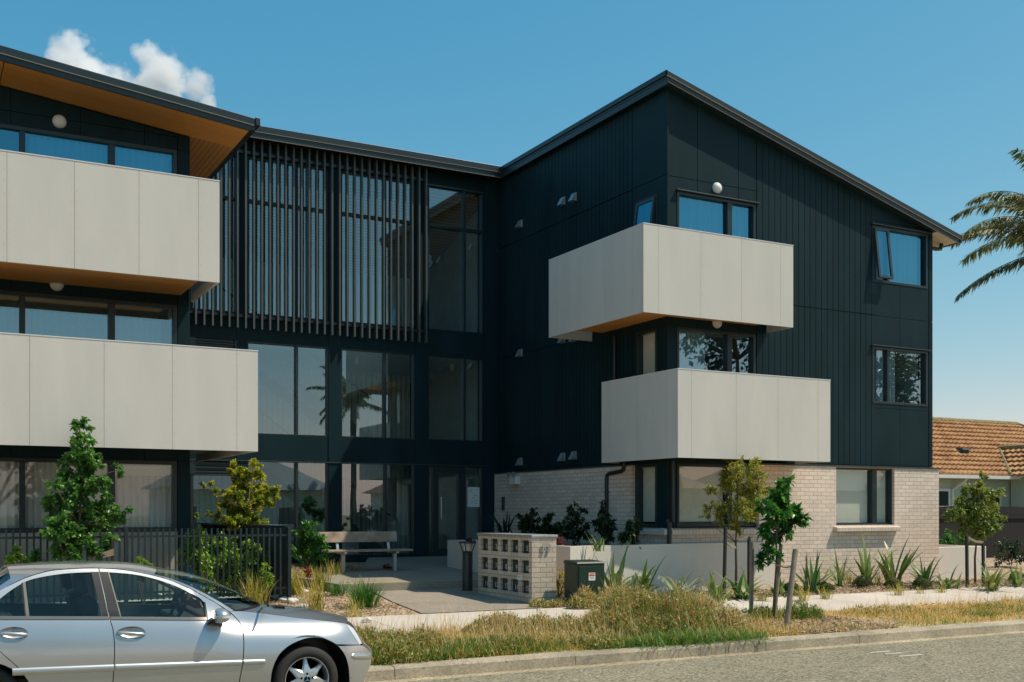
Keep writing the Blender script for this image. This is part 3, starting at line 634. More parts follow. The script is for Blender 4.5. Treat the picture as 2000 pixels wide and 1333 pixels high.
p = MB(); p.tube([(12.98, 17.52, .9), (12.98, 17.52, 1.68), (12.98, 17.58, 1.72)], .045, 10); p.tube([(13.16, 17.64, 1.7), (13.16, 17.64, 2.9)], .03, 8); p.build('downpipe', m_trim, B, smooth='auto')
p = MB(); p.tube([(20.60, 17.9, 8.02), (20.9, 17.9, 8.0), (21.05, 17.9, 8.02), (21.08, 17.9, 8.14)], .045, 10); p.build('downpipe', m_trim, B, smooth='auto')
v = MB(TS); q = atX(984, 984, 12.965); v.box(q.y-.06, q.y+.06, .085, .12, q.z-.17, q.z+.17); v.box(q.y-.05, q.y-.02, .12, .14, q.z-.1, q.z+.1); v.build('intercom', m_trimgrey, B, bevel=.006)
q = atX(1010, 937, 12.965); v = MB(TS); v.box(q.y-.16, q.y+.16, .085, .22, q.z-.12, q.z+.07); fl = v.build('emergency_light', m_white, B, bevel=.01)
v = MB(TS)
for s_ in (-.13, .12): v.lathe([(.02, 0), (.065, .05), (.065, .08)], (q.y+s_, .20, q.z+.12), 'Y', 12)
v.build('lamp_head', m_galv, fl, smooth='auto')
# small things fixed to other things or hanging inside: curtains, blinds and the notice
def curtain(name, label, cat, T, u0, u1, v0, v1, d, mat, amp=.034, wl=.115, group=None):
    n_ = max(8, int((u1-u0)/.012)); V = []
    ph = random.random()*6
    for j, v in enumerate((v0, v1)):
        for k_ in range(n_+1):
            u = u0+(u1-u0)*k_/n_; V.append(T(u, d+(amp*math.sin(u*2*math.pi/wl+ph+math.sin(u*7)*1.2)+amp*.5*math.sin(u*2*math.pi/(wl*2.7)))*(1 if j == 0 else .8), v))
    Fq = [(k_, k_+1, n_+2+k_, n_+1+k_) for k_ in range(n_)]
    o_ = bpy.data.objects.new(name, fast_mesh(name, V, Fq, mat, smooth=True)); COL.objects.link(o_); return tag(o_, label, cat, group)
G = 'sheer curtains inside the windows'
curtain('curtain', 'sheer curtain in the top storey corner window above the right balcony', 'curtain', TF, 13.36, 14.6, 5.9, 8.2, -.15, m_curt, group=G)
curtain('curtain', 'sheer curtain in the narrow pane beside the top storey corner window', 'curtain', TF, 14.7, 15.24, 5.9, 8.2, -.15, m_curt, group=G)
curtain('curtain', 'narrow sheer curtain drawn to the left of the middle storey corner window', 'curtain', TF, 13.36, 14.12, 3.1, 5.5, -.15, m_curt, group=G)
curtain('curtain', 'sheer curtain behind the tilted open top floor window at the far right', 'curtain', TF, 18.7, 20.2, 6.9, 8.2, -.15, m_curt, group=G)
curtain('curtain', 'sheer curtain half drawn in the middle floor window at the far right', 'curtain', TF, 18.72, 19.6, 4.2, 5.5, -.22, m_curt, group=G)
curtain('curtain', 'sheer curtain in the top storey window over the upper left balcony', 'curtain', TL, 1.7, 4.0, 5.9, 8.2, -.15, m_curt, group=G)
curtain('curtain', 'sheer curtain in the middle storey window between the two left balconies', 'curtain', TL, -.2, 3.9, 3.1, 5.3, -.34, m_curt, group=G)
curtain('curtain', 'sheer curtain in the ground floor pane behind the left picket fence', 'curtain', TL, 3.1, 4.03, 1.5, 2.55, -.15, m_curt, group=G)
curtain('curtain', 'sheer curtain in the ground floor panes behind the maple tree', 'curtain', TL, -.2, 2.95, 1.5, 2.75, -.15, m_curt, group=G)
def blind(label, T, u0, u1, v0, v1, d):
    q_ = MB(T); q_.box(u0, u1, d, d+.006, v0, v1); q_.box(u0, u1, d-.004, d+.012, v0, v0+.02); q_.tube([(u0, d, v1+.02), (u1, d, v1+.02)], .025, 8)
    o_ = q_.build('roller_blind', m_blind, smooth='auto'); tag(o_, label, 'blind', 'roller blinds in the ground floor windows')
blind('roller blind in the wide ground floor corner window behind the young trees', TF, 13.36, 14.56, 1.7, 2.78, -.14)
blind('roller blind in the narrow pane right of the ground floor corner window', TF, 14.7, 15.24, 1.7, 2.78, -.14)
blind('roller blind in the large pane of the window set in the sunlit brick wall', TF, 17.55, 18.63, 1.66, 2.80, -.14)
blind('roller blind in the slim pane of the window set in the sunlit brick wall', TF, 18.80, 19.19, 1.66, 2.80, -.14)
blind('roller blind in the ground floor window on the shaded side wall', TS, 18.08, 18.68, 1.7, 2.78, -.14)
blind('short pale blind rolled above the ground floor curtain behind the left fence', TL, 3.08, 4.02, 2.53, 2.68, -.14)
blind('roller blind in the middle storey window on the shaded side wall', TS, 18.08, 18.68, 3.2, 5.5, -.14)
q = MB(TK); q.box(12.24, 12.58, -.055, -.048, 2.02, 2.52); nt_ = q.build('notice', m_white); tag(nt_, 'white paper notice stuck to the glass beside the entrance door', 'notice')
q = MB(TK)
for (u, v, wd) in ((12.29, 2.45, .1), (12.30, 2.40, .06), (12.36, 2.36, .05), (12.42, 2.30, .08), (12.38, 2.24, .06), (12.44, 2.18, .07), (12.34, 2.14, .06), (12.46, 2.10, .04)): q.box(u, u+wd, -.047, -.0455, v, v+.012)
q.build('printed_mark', M('grey_ink', (.3, .33, .34), .7), nt_)
# ---------------------------------------------------------------- fences, planters, letterboxes and other street furniture
fe = thing('picket_fence', 'black metal picket fence with spiked bars around the left ground floor garden', 'fence', (5.6, 18.2, .42))
p = MB(); x = -2.4
while x < 5.5: p.box(x-.014, x+.014, 18.185, 18.215, .50, 1.63); x += .0955
for z in (.60, 1.49): p.box(-2.4, 5.56, 18.193, 18.207, z, z+.035)
p.build('picket_panel', m_trim, fe)
for x in (-1.9, .5, 2.95, 5.58):
    p = MB(); p.box(x-.03, x+.03, 18.16, 18.24, .30, 1.64); p.build('post', m_trim, fe, bevel=.004)
fe = thing('blade_fence', 'dark solid looking blade fence running back beside the entrance garden', 'fence', (5.6, 18.4, .42))
p = MB(); y = 18.32
while y < 24.7:
    p.hexa([(5.56, y, .42), (5.575, y-.012, .42), (5.64, y+.05, .42), (5.625, y+.062, .42)], [(5.56, y, 1.62), (5.575, y-.012, 1.62), (5.64, y+.05, 1.62), (5.625, y+.062, 1.62)]); y += .078
p.build('blade_panel', m_trim, fe)
p = MB(); p.box(5.55, 5.65, 18.27, 24.75, 1.622, 1.66); p.build('rail', m_trim, fe); p = MB(); p.box(5.57, 5.63, 18.27, 24.75, .36, .41); p.build('rail', m_trim, fe)
pw = thing('planter_wall', 'long pale rendered planter wall filled with dark shrubs in front of the brick side wall', 'planter', (10.4, 17.0, .3))
out = [(10.40, 17.0), (11.02, 17.2), (15.7, 17.56), (15.7, 17.62), (13.0, 17.58), (12.95, 22.2), (10.4, 22.2)]
p = MB(); T_, W = 1.275, .14
inn = [(10.54, 17.18), (11.0, 17.34), (12.8, 17.48), (12.8, 22.06), (10.54, 22.06)]
p.prism([(10.40, 17.0, .2), (11.02, 17.2, .2), (11.0, 17.34, .2), (10.54, 17.18, .2)], [(10.40, 17.0, T_), (11.02, 17.2, T_), (11.0, 17.34, T_), (10.54, 17.18, T_)])
p.prism([(11.024, 17.2, .2), (15.72, 17.52, .2), (15.72, 17.60, .2), (11.024, 17.34, .2)], [(11.024, 17.2, T_), (15.72, 17.52, T_), (15.72, 17.60, T_), (11.024, 17.34, T_)])
p.prism([(10.40, 17.004, .2), (10.54, 17.184, .2), (10.54, 22.2, .2), (10.4, 22.2, .2)], [(10.40, 17.004, T_), (10.54, 17.184, T_), (10.54, 22.2, T_), (10.4, 22.2, T_)])
p.box(10.544, 12.95, 22.06, 22.2, .2, T_); p.build('wall', m_render, pw)
p = MB(); p.add([(10.54, 17.2, 1.2), (12.9, 17.45, 1.2), (12.9, 22.06, 1.2), (10.54, 22.06, 1.2)], [(0, 1, 2, 3)]); p.build('soil', m_mulch, pw, fix=False)
p = MB(); p.box(20.72, 22.5, 17.8, 17.95, .2, 1.08); p.box(22.36, 22.5, 17.954, 21.5, .2, 1.08); p.box(20.72, 22.35, 17.96, 21.5, .2, 1.0, 1)
tag(p.build('planter_wall', [m_render, m_mulch], bevel=.008), 'short low rendered planter wall at the right end of the building', 'planter')
# letterboxes: brick pier with fifteen niches in its street-side face
LB = thing('letterbox_bank', 'cream brick letterbox pier with fifteen dark letterboxes and the number 53', 'letterbox bank', (9.5, 17.4, .35))
x0, x1, y0, y1, zt = 9.26, 9.74, 16.38, 18.42, 1.455
TM = lambda u, d, v: (x0-d, y1-u, v)                                   # u runs towards the street
m_lbrick = brick_mat('letterbox_brick', (.62, .52, .41), (.53, .44, .34), (.33, .26, .19), bw=.24, bh=.086, ms=.007)
hol = []; cw, ch = (y1-y0-.12)/5, .345
for r_ in range(3):
    for c_ in range(5): u = .10+c_*cw+.03; v = zt-.045-r_*ch; hol.append((u, u+.265, v-.225, v))
p = MB(TM)
for r_ in minus((0, y1-y0, .2, zt), hol): slab(p, r_, -.10, 0)
for (a, b_, c_, d_) in hol:                                            # brick reveals
    p.box(a-.004, a, -.16, -.10, c_, d_); p.box(b_, b_+.004, -.16, -.10, c_, d_)
p.T = None; p.box(x0+.20, x1, y0, y1, .2, zt); p.box(x0+.10, x0+.20, y0, y0+.06, .2, zt); p.box(x0+.10, x0+.20, y1-.06, y1, .2, zt); p.box(x0+.1, x0+.2, y0+.06, y1-.06, .2, .4); p.box(x0+.1, x0+.2, y0+.06, y1-.06, zt-.04, zt)
p.build('pier', m_lbrick, LB)
p = MB(); p.box(x0-.02, x1+.02, y0-.02, y1+.02, zt+.003, zt+.05); p.build('capping', m_galv, LB, bevel=.006)
m_lbx = M('dark_letterbox', (.012, .024, .026), .35, .0, var=.15, scale=9); m_num = M('pale_number', (.55, .58, .58), .5)
def text(body, name, size, mat, parent, origin, right, up, ext=.002, align='CENTER'):
    c_ = bpy.data.curves.new(name, 'FONT'); c_.body = body; c_.size = size; c_.extrude = ext; c_.align_x = align; c_.align_y = 'CENTER'
    tmp = bpy.data.objects.new(name, c_); COL.objects.link(tmp); bpy.context.view_layer.update()
    me = bpy.data.meshes.new_from_object(tmp.evaluated_get(bpy.context.evaluated_depsgraph_get())); me.name = name; bpy.data.objects.remove(tmp); bpy.data.curves.remove(c_)
    r_, u_ = Vector(right), Vector(up); m_ = Matrix((r_, u_, r_.cross(u_))).transposed(); me.transform(Matrix.Translation(Vector(origin)-wloc(parent)) @ m_.to_4x4())
    o_ = bpy.data.objects.new(name, me); COL.objects.link(o_); o_.parent = parent; me.materials.clear(); me.materials.append(mat); return o_
for i, (a, b_, c_, d_) in enumerate(hol):
    p = MB(TM); p.box(a+.004, b_-.004, -.14, -.042, c_+.002, d_-.004); p.box(a+.02, b_-.02, -.042, -.034, d_-.055, d_-.03); p.box(a+.02, b_-.02, -.042, -.024, d_-.028, d_-.016)
    p.lathe([(.011, 0), (.011, .012)], (a+.22, -.042, c_+.05), 'Y', 8); lb_ = p.build('letterbox', m_lbx, LB, bevel=.003)
    text(str(i+1), 'number', .13, m_num, lb_, TM((a+b_)/2+.01, -.038, (c_+d_)/2-.03), (0, -1, 0), (0, 0, 1))
text('53', 'house_number', .20, m_galv, LB, ((x0+x1)/2+.03, y0-.025, 1.28), (1, 0, 0), (0, 0, 1), .008)
p = MB(TM); p.box(1.53, 1.70, .002, .006, .72, .80); pl_ = p.build('small_plate', m_white, LB)
p = MB(TM); p.box(1.56, 1.67, .006, .0075, .772, .782); p.box(1.57, 1.64, .006, .0075, .755, .763); p.box(1.62, 1.67, .006, .0075, .737, .745); p.build('printed_mark', bpy.data.materials['grey_ink'], pl_)
# electricity cabinet
CB = thing('power_cabinet', 'dark green electricity cabinet with a small danger sticker beside the letterboxes', 'cabinet', (10.06, 15.98, .3))
m_green = M('green_enamel', (.008, .030, .019), .38, var=.15, scale=4, bump=.04, bscale=80)
p = MB(); p.box(9.80, 10.35, 15.80, 16.22, .22, 1.02); p.build('body', m_green, CB, bevel=.008)
p = MB(); p.hexa([(9.785, 15.78, 1.023), (10.365, 15.78, 1.023), (10.365, 16.235, 1.023), (9.785, 16.235, 1.023)], [(9.80, 15.80, 1.055), (10.35, 15.80, 1.055), (10.35, 16.22, 1.075), (9.80, 16.22, 1.075)]); p.build('lid', m_green, CB, bevel=.006)
p = MB(); p.box(9.83, 10.33, 15.785, 15.799, .30, .985); dr = p.build('door', m_green, CB, bevel=.006)
p = MB(); p.lathe([(.0, -.022), (.028, -.018), (.030, 0)], (10.22, 15.785, .60), 'Y', 14); p.build('lock', m_steel, dr, smooth='auto')
p = MB(); p.box(10.02, 10.15, 15.781, 15.784, .74, .87); sk_ = p.build('sticker', m_white, dr)
p = MB(); p.box(10.03, 10.14, 15.7785, 15.7805, .815, .86); p.build('red_band', M('sticker_red', (.55, .05, .04), .5), sk_)
text('DANGER', 'lettering', .028, m_white, sk_, (10.085, 15.778, .838), (1, 0, 0), (0, 0, 1), .0006)
p = MB(); p.box(10.04, 10.13, 15.7795, 15.7805, .785, .797); p.box(10.05, 10.12, 15.7795, 15.7805, .765, .773); p.build('printed_mark', bpy.data.materials['grey_ink'], sk_)
# bollard light
BL = thing('bollard_light', 'black bollard light with a flared open head beside the letterbox pier', 'bollard', (9.30, 18.95, .38))
bx, by = 9.30, 18.95
p = MB(); p.lathe([(.095, .36), (.1, .37), (.1, .40), (.098, .40), (.098, 1.08), (.104, 1.085), (.104, 1.12), (.075, 1.135), (.075, 1.15)], (bx, by, 0), 'Z', 24); p.build('post', m_trim, BL, smooth='auto')
p = MB(); p.lathe([(.0, 1.30), (.168, 1.30), (.172, 1.306), (.172, 1.325), (.165, 1.332), (0, 1.335)], (bx, by, 0), 'Z', 28); p.build('cap', m_trim, BL, smooth='auto')
p = MB()
for k_ in range(4):
    a = R(45+90*k_); p.tube([(bx+.085*math.cos(a), by+.085*math.sin(a), 1.13), (bx+.155*math.cos(a), by+.155*math.sin(a), 1.30)], .011, 6)
p.build('strut', m_trim, BL)
p = MB(); p.lathe([(.06, 1.15), (.075, 1.21), (.085, 1.298)], (bx, by, 0), 'Z', 20); p.build('lens', M('frosted_lens', (.62, .62, .58), .5, var=.02), BL, smooth='auto')
# worn paint marks on the road
for i_, (px, py, l_) in enumerate(((1716, 1274, .35), (1743, 1277, .3), (1776, 1281, .42))):
    q = atZ(px, py, .006); p = MB(); p.add([(q.x-l_/2, q.y-.03, .009), (q.x+l_/2, q.y-.05, .009), (q.x+l_/2+.03, q.y+.02, .009), (q.x-l_/2+.04, q.y+.03, .009)], [(0, 1, 2, 3)]); struct(p.build('road_marking', M('worn_white_paint', (.55, .52, .45), .8, var=.3, scale=20) if i_ == 0 else bpy.data.materials['worn_white_paint'], fix=False))
# bench
BN = thing('bench', 'weathered timber bench with a single plank back on steel legs', 'bench', (8.35, 21.7, .66))
m_plank = M('weathered_plank', (.33, .225, .15), .75, var=.35, scale=5, bump=.5, bscale=30, fine=.18, fscale=90, col2=(.44, .35, .27))
zg = .66
for y in (21.50, 21.72): 
    p = MB(); p.box(7.40, 9.28, y, y+.205, zg+.41, zg+.455); p.build('seat_plank', m_plank, BN, bevel=.008)
p = MB(); p.hexa([(7.36, 21.99, zg+.60), (9.12, 21.99, zg+.60), (9.12, 22.03, zg+.60), (7.36, 22.03, zg+.60)], [(7.36, 22.04, zg+.82), (9.12, 22.04, zg+.82), (9.12, 22.08, zg+.82), (7.36, 22.08, zg+.82)]); p.build('back_plank', m_plank, BN, bevel=.008)
for x in (7.78, 8.92):
    p = MB(); p.box(x-.035, x+.035, 21.62, 21.70, .5, zg+.37); p.box(x-.03, x+.03, 21.48, 21.95, zg+.37, zg+.408); p.hexa([(x-.03, 21.95, zg+.37), (x+.03, 21.95, zg+.37), (x+.03, 22.0, zg+.37), (x-.03, 22.0, zg+.37)], [(x-.03, 22.035, zg+.66), (x+.03, 22.035, zg+.66), (x+.03, 22.07, zg+.66), (x-.03, 22.07, zg+.66)])
    p.box(x-.06, x+.06, 21.58, 21.74, .5, zg-.03); p.build('leg', m_galv, BN, bevel=.006)
# rags and stones by the picket fence
def blob(name, c, r, mat, label, cat, seed, sq=.6, group=None, amp=.28):
    b_ = bmesh.new(); bmesh.ops.create_icosphere(b_, subdivisions=3, radius=1.); rg = random.Random(seed)
    ph = [(Vector((rg.uniform(-1, 1), rg.uniform(-1, 1), rg.uniform(-1, 1)))*3, rg.random()*6) for _ in range(7)]
    for v in b_.verts:
        k_ = 1+amp*sum(math.sin(v.co.dot(a)*1.3+f_) for a, f_ in ph)/3; v.co = Vector((v.co.x*k_*r[0], v.co.y*k_*r[1], max(v.co.z, -sq)*k_*r[2]))
    me = bpy.data.meshes.new(name); b_.to_mesh(me); b_.free(); me.materials.append(mat); o_ = bpy.data.objects.new(name, me); COL.objects.link(o_); o_.location = c
    me.polygons.foreach_set('use_smooth', [True]*len(me.polygons)); return tag(o_, label, cat, group)
m_bagb = M('blue_plastic', (.02, .22, .45), .4, var=.2, scale=6); m_bagw = M('white_cloth', (.72, .74, .74), .7, var=.1)
q = atY(378, 1122, 19.0); blob('plastic_bag', (q.x, 19.0, q.z), (.09, .08, .14), m_bagb, 'crumpled blue plastic bag behind the picket fence', 'bag', 3)
q = atY(391, 1118, 19.05); blob('plastic_bag', (q.x, 19.05, q.z), (.07, .07, .17), m_bagw, 'crumpled white bag behind the picket fence beside the blue one', 'bag', 5)
m_stone = M('pale_stone', (.62, .60, .55), .8, var=.15, scale=8, bump=.2)
SG = 'pale stones on the bark by the fence'; SL = 'pale stone lying on the bark mulch near the corner of the picket fence'
for i, (px, py) in enumerate(((514, 1168), (541, 1171), (555, 1176), (571, 1177), (590, 1163), (594, 1186), (716, 1212))):
    q = atZ(px, py, .38 if px < 700 else .31); q.z = gz(q.x, q.y)+.04
    blob('stone', q, ((.10, .07, .055) if px < 700 else (.07, .05, .035)), m_stone, SL if px < 700 else 'pale stone at the edge of the bark mulch nearest the footpath', 'stone', 20+i, group=SG if px < 700 else None)
# tree stakes
def stake(label, top, foot, r, mat, sq=False, group=None):
    p = MB(); d_ = (Vector(top)-Vector(foot)).normalized(); p.tube([Vector(foot)-d_*.2, Vector(foot)+d_*.3, Vector(top)-d_*.02, top], [r*1.02, r, r, r*.85], 4 if sq else 10); return tag(p.build('stake', mat, smooth=False if sq else 'auto'), label, 'stake', group)
def stk(label, pt, pf, Y, r, mat, sq=False, Yt=None):
    a = atY(pt[0], pt[1], Yt or Y); b_ = atY(pf[0], pf[1], Y); b_.z = min(b_.z, gz(b_.x, b_.y)+.02); return a, b_, stake(label, a, b_, r, mat, sq, 'stakes beside the young trees')
A1 = stk('black square stake left of the golden young tree', (1417, 1030), (1414, 1160), 16.25, .034, m_stakeb, True)
A2 = stk('black square stake right of the golden young tree', (1463, 1048), (1463, 1158), 16.25, .034, m_stakeb, True)
B1 = stk('upright timber stake left of the big leaved sapling on the verge', (1469, 1058), (1467, 1206), 13.72, .036, m_stake)
B2 = stk('timber stake hidden partly behind the stem of the sapling on the verge', (1525, 1063), (1512, 1212), 13.5, .032, m_stake)
B3 = stk('leaning timber stake nearest the kerb beside the sapling', (1554, 1073), (1536, 1222), 12.6, .044, m_stake, Yt=12.68)
C1 = stk('black stake left of the young tree at the far right', (1888, 1048), (1889, 1138), 16.05, .036, m_stakeb, True)
C2 = stk('black stake right of the young tree at the far right', (1920, 1060), (1921, 1137), 16.05, .036, m_stakeb, True)
q1, q2 = atY(180, 1091, 17.55), atY(222, 1080, 17.55)
p = MB(); p.hexa([(q1.x, 17.53, q1.z-.03), (q2.x, 17.53, q2.z-.04), (q2.x, 17.57, q2.z-.04), (q1.x, 17.57, q1.z-.03)], [(q1.x, 17.53, q1.z+.03), (q2.x, 17.53, q2.z+.06), (q2.x, 17.57, q2.z+.06), (q1.x, 17.57, q1.z+.03)])
tag(p.build('brace', m_stake), 'slanted timber brace beside the maple tree behind the car roof', 'brace')
q2 = atY(220, 1070, 17.6); stake('dark stake rising behind the slanted brace by the maple', (q2.x, 17.6, q2.z+.12), (q2.x, 17.6, .34), .03, m_stakeb, True, 'stakes beside the young trees')
def tie(label, a, b_, w=.05):
    p = MB(); a, b_ = Vector(a), Vector(b_); m_ = (a+b_)/2-Vector((0, 0, .03)); dz = Vector((0, 0, w/2)); t_ = Vector((.0, .012, 0))
    P = [a, m_, b_]
    for s_, e_ in zip(P, P[1:]): p.hexa([s_-dz-t_, e_-dz-t_, e_-dz+t_, s_-dz+t_], [s_+dz-t_, e_+dz-t_, e_+dz+t_, s_+dz+t_])
    tag(p.build('tree_tie', m_tie), label, 'tie', 'ties between stakes and trees')
ta = atY(1437, 1070, 16.3); tie('hessian tie from the left black stake to the golden tree', atY(1416, 1056, 16.25), ta)
tie('hessian tie from the golden tree to the right black stake', atY(1438, 1052, 16.3), atY(1463, 1049, 16.25))
tie('thin tie from the leaning stake to the sapling stem', atY(1553, 1106, 12.66), atY(1514, 1104, 13.2), .02)
tie('hessian tie between the stakes of the far right tree', atY(1889, 1050, 16.05), atY(1920, 1060, 16.05))
# ---------------------------------------------------------------- neighbours
BF = thing('paling_fence', 'black stained timber boundary fence behind the young tree on the right', 'fence', (26, 22, .5))
p = MB(); x = 20.8
while x < 46: p.box(x, x+.145, 22, 22.02, .4, 2.05+random.uniform(-.01, .01)); x += .15
p.build('palings', M('black_stain', (.009, .009, .009), .8, var=.25, scale=3), BF)
p = MB(); p.box(20.8, 46, 21.96, 21.998, 1.7, 1.78); p.build('rail', bpy.data.materials['black_stain'], BF)
HS = thing('tiled_house', 'weatherboard house with an orange clay tiled roof behind the black fence', 'house', (38, 30, .6))
m_tile = M('terracotta_tile', (.44, .185, .065), .8, var=.38, scale=2.2, bump=.4, bscale=40, fine=.3, fscale=28, col2=(.58, .34, .15))
m_lich = M('lichen_tile', (.24, .19, .085), .85, var=.3, scale=6, bump=.3)
m_board = M('grey_green_weatherboard', (.56, .60, .52), .6, var=.05)
def tiles(P0, U, V, nu, nv, clip=None):
    """courses of barrel tiles on a plane: P0 eave corner, U along the eave, V up the slope; clip(u, v) -> (u0, u1) keeps part of a course"""
    U, V = Vector(U), Vector(V); Nn = U.cross(V).normalized(); vs, fs = [], []; lu, lv = U.length, V.length; u_, v_ = U/lu, V/lv; cw = lv/nv
    for j in range(nv):
        ua, ub = clip(j/nv) if clip else (0, 1); n_ = max(2, int(nu*(ub-ua))); o_ = len(vs)
        for e in range(3):
            vv = (j*cw, (j+1)*cw+.03, j*cw)[e]; lift = (.11, .02, .0)[e]
            for i in range(n_+1):
                s_ = lu*(ua+(ub-ua)*i/n_); w_ = .028*math.sin(s_*2*math.pi/.26+j*.2); vs.append(Vector(P0)+u_*s_+v_*vv+Nn*(lift+w_))
        for e0, e1 in ((0, 1), (2, 0)):
            for i in range(n_): fs.append((o_+e0*(n_+1)+i, o_+e0*(n_+1)+i+1, o_+e1*(n_+1)+i+1, o_+e1*(n_+1)+i))
    return vs, fs
E0, RZ = 3.32, 5.87
p = MB(); p.add(*tiles((28, 29.5, E0), (20, 0, 0), (0, 4.0, RZ-E0), 420, 13, lambda t: (0, 1-.18*t))); p.build('roof', m_tile, HS, fix=False)
p = MB(); p.add(*tiles((48, 29.5, E0), (0, 8, 0), (-3.6, 0, RZ-E0), 160, 13, lambda t: (.5*t, 1-.5*t))); p.build('roof', m_tile, HS, fix=False)
p = MB(); p.tube([(28, 33.5, RZ+.02), (44.4, 33.5, RZ+.02)], .13, 8); p.tube([(44.4, 33.5, RZ+.02), (48, 29.5, E0+.05)], .12, 8); p.build('ridge_tiles', m_lich, HS)
P1 = atY(1974, 933, 29.45); d_ = ray(1952, 879); kk = (E0-H-29.5*(RZ-E0)/4)/(d_[2]-d_[1]*(RZ-E0)/4); P2 = Vector((d_[0]*kk, d_[1]*kk, H+d_[2]*kk))
p = MB(); p.add(*tiles((P1.x, P2.y, E0), (0, -6, 0), (P2.x-P1.x, 0, P2.z-E0), 120, 6, lambda t: ((P2.y-29.45)/6*(1-t), 1))); p.build('roof', m_tile, HS, fix=False)
p = MB(); p.tube([(P1.x-.02, 29.45, E0+.1), (P2.x-.02, P2.y, P2.z+.06)], .07, 6); p.build('valley', m_lich, HS)
p = MB(); p.tube([(P2.x, P2.y, P2.z+.06), (P2.x, P2.y-6.5, P2.z+.06)], .11, 8); p.build('ridge_tiles', m_lich, HS)
p = MB(); p.box(28.3, 47.7, 30.0, 37, .3, 3.3); p.box(P1.x+.6, P1.x+8, 26.0, 29.9, .3, 3.3)
z = .5
p.build('wall', m_board, HS)
p = MB()
for k_ in range(17): z = .5+k_*.16; p.hexa([(28.3, 29.972, z), (46.55, 29.972, z), (46.55, 29.998, z), (28.3, 29.998, z)], [(28.3, 29.99, z+.157), (46.55, 29.99, z+.157), (46.55, 29.998, z+.157), (28.3, 29.998, z+.157)])
p.build('weatherboards', m_board, HS)
p = MB(); p.box(28, 48, 29.38, 29.5, 3.2, 3.33); p.build('gutter', m_white, HS); g_ = atY(1873, 935, 29.9).x; p = MB(); p.tube([(g_, 29.42, 3.3), (g_-.1, 29.6, 3.05), (g_-.35, 29.92, 2.75), (g_-.35, 29.92, .5)], .06, 8); p.build('downpipe', m_white, HS)
p = MB(); p.box(28, 48, 29.505, 29.97, 3.18, 3.2); p.build('soffit', m_board, HS)
def hwin(x0, x1, z0, z1, y=29.97):
    p = MB()
    for a in ((x0, x0+.1), (x1-.1, x1)): p.box(a[0], a[1], y-.05, y, z0, z1)
    p.box(x0+.1, x1-.1, y-.05, y, z1-.1, z1); p.box(x0-.05, x1+.05, y-.08, y, z0-.08, z0); p.box(x0+.1, x1-.1, y-.04, y-.005, (z0+z1)/2-.03, (z0+z1)/2+.03); f_ = p.build('window', m_white, HS)
    p = MB(); p.quad((x0+.1, y-.02, z0), (x1-.1, y-.02, z0), (x1-.1, y-.02, z1-.1), (x0+.1, y-.02, z1-.1)); p.build('pane', M('dark_pane', (.02, .03, .03), .05, var=.1), f_, fix=False)
hwin(34.0, 35.75, 1.4, 2.8); hwin(36.9, 38.75, 1.4, 2.8)
v_ = atY(1886, 897, 30.9).x; q = MB(); q.box(v_-.2, v_+.2, 30.9, 31.2, 4.0, 4.42); q.hexa([(v_-.27, 30.8, 4.42), (v_+.27, 30.8, 4.42), (v_+.27, 31.3, 4.42), (v_-.27, 31.3, 4.42)], [(v_-.2, 30.9, 4.5), (v_+.2, 30.9, 4.5), (v_+.2, 31.2, 4.52), (v_-.2, 31.2, 4.52)]); q.build('roof_vent', m_trim, HS)
# across the street, seen only as reflections in the windows
def far_house(x0, x1, y0, y1, h, wall, roofc, label):
    t = thing('suburban_house', label, 'house', ((x0+x1)/2, y1, .2)); p = MB(); p.box(x0, x1, y0, y1, .1, h); p.build('wall', wall, t)
    p = MB(); e = .5; ym = (y0+y1)/2; rz = h+(y1-y0)/2*.5
    a = [(x0-e, y0-e, h), (x1+e, y0-e, h), (x1+e, y1+e, h), (x0-e, y1+e, h), (x0+3.5, ym, rz), (x1-3.5, ym, rz)]
    p.add(a, [(0, 1, 5, 4), (1, 2, 5), (2, 3, 4, 5), (3, 0, 4), (0, 3, 2, 1)]); p.build('roof', roofc, t)
    for k_ in range(3):
        xa = x0+1.2+k_*(x1-x0-1.5)/3; p = MB()
        for (a1, a2, c1, c2) in ((xa-.08, xa, 1.0, 2.3), (xa+1.5, xa+1.58, 1.0, 2.3), (xa, xa+1.5, 2.22, 2.3), (xa, xa+1.5, 1.0, 1.08)): p.box(a1, a2, y1, y1+.05, c1, c2)
        f_ = p.build('window', m_white, t); p = MB(); p.quad((xa, y1+.02, 1.08), (xa+1.5, y1+.02, 1.08), (xa+1.5, y1+.02, 2.22), (xa, y1+.02, 2.22)); p.build('pane', bpy.data.materials['dark_pane'], f_, fix=False)
far_house(12, 23, -26, -16, 3.2, M('cream_weatherboard', (.62, .58, .50), .7), M('grey_iron_roof', (.16, .17, .18), .5), 'cream bungalow with a grey hipped roof across the street')
far_house(29, 40, -25, -15, 3.2, M('white_weatherboard', (.70, .70, .68), .7), M('red_iron_roof', (.28, .11, .08), .6), 'white bungalow with a dull red hipped roof across the street')
far_house(46, 58, -26, -16, 3.2, bpy.data.materials['cream_weatherboard'], bpy.data.materials['grey_iron_roof'], 'third bungalow across the street, farthest along to the right')
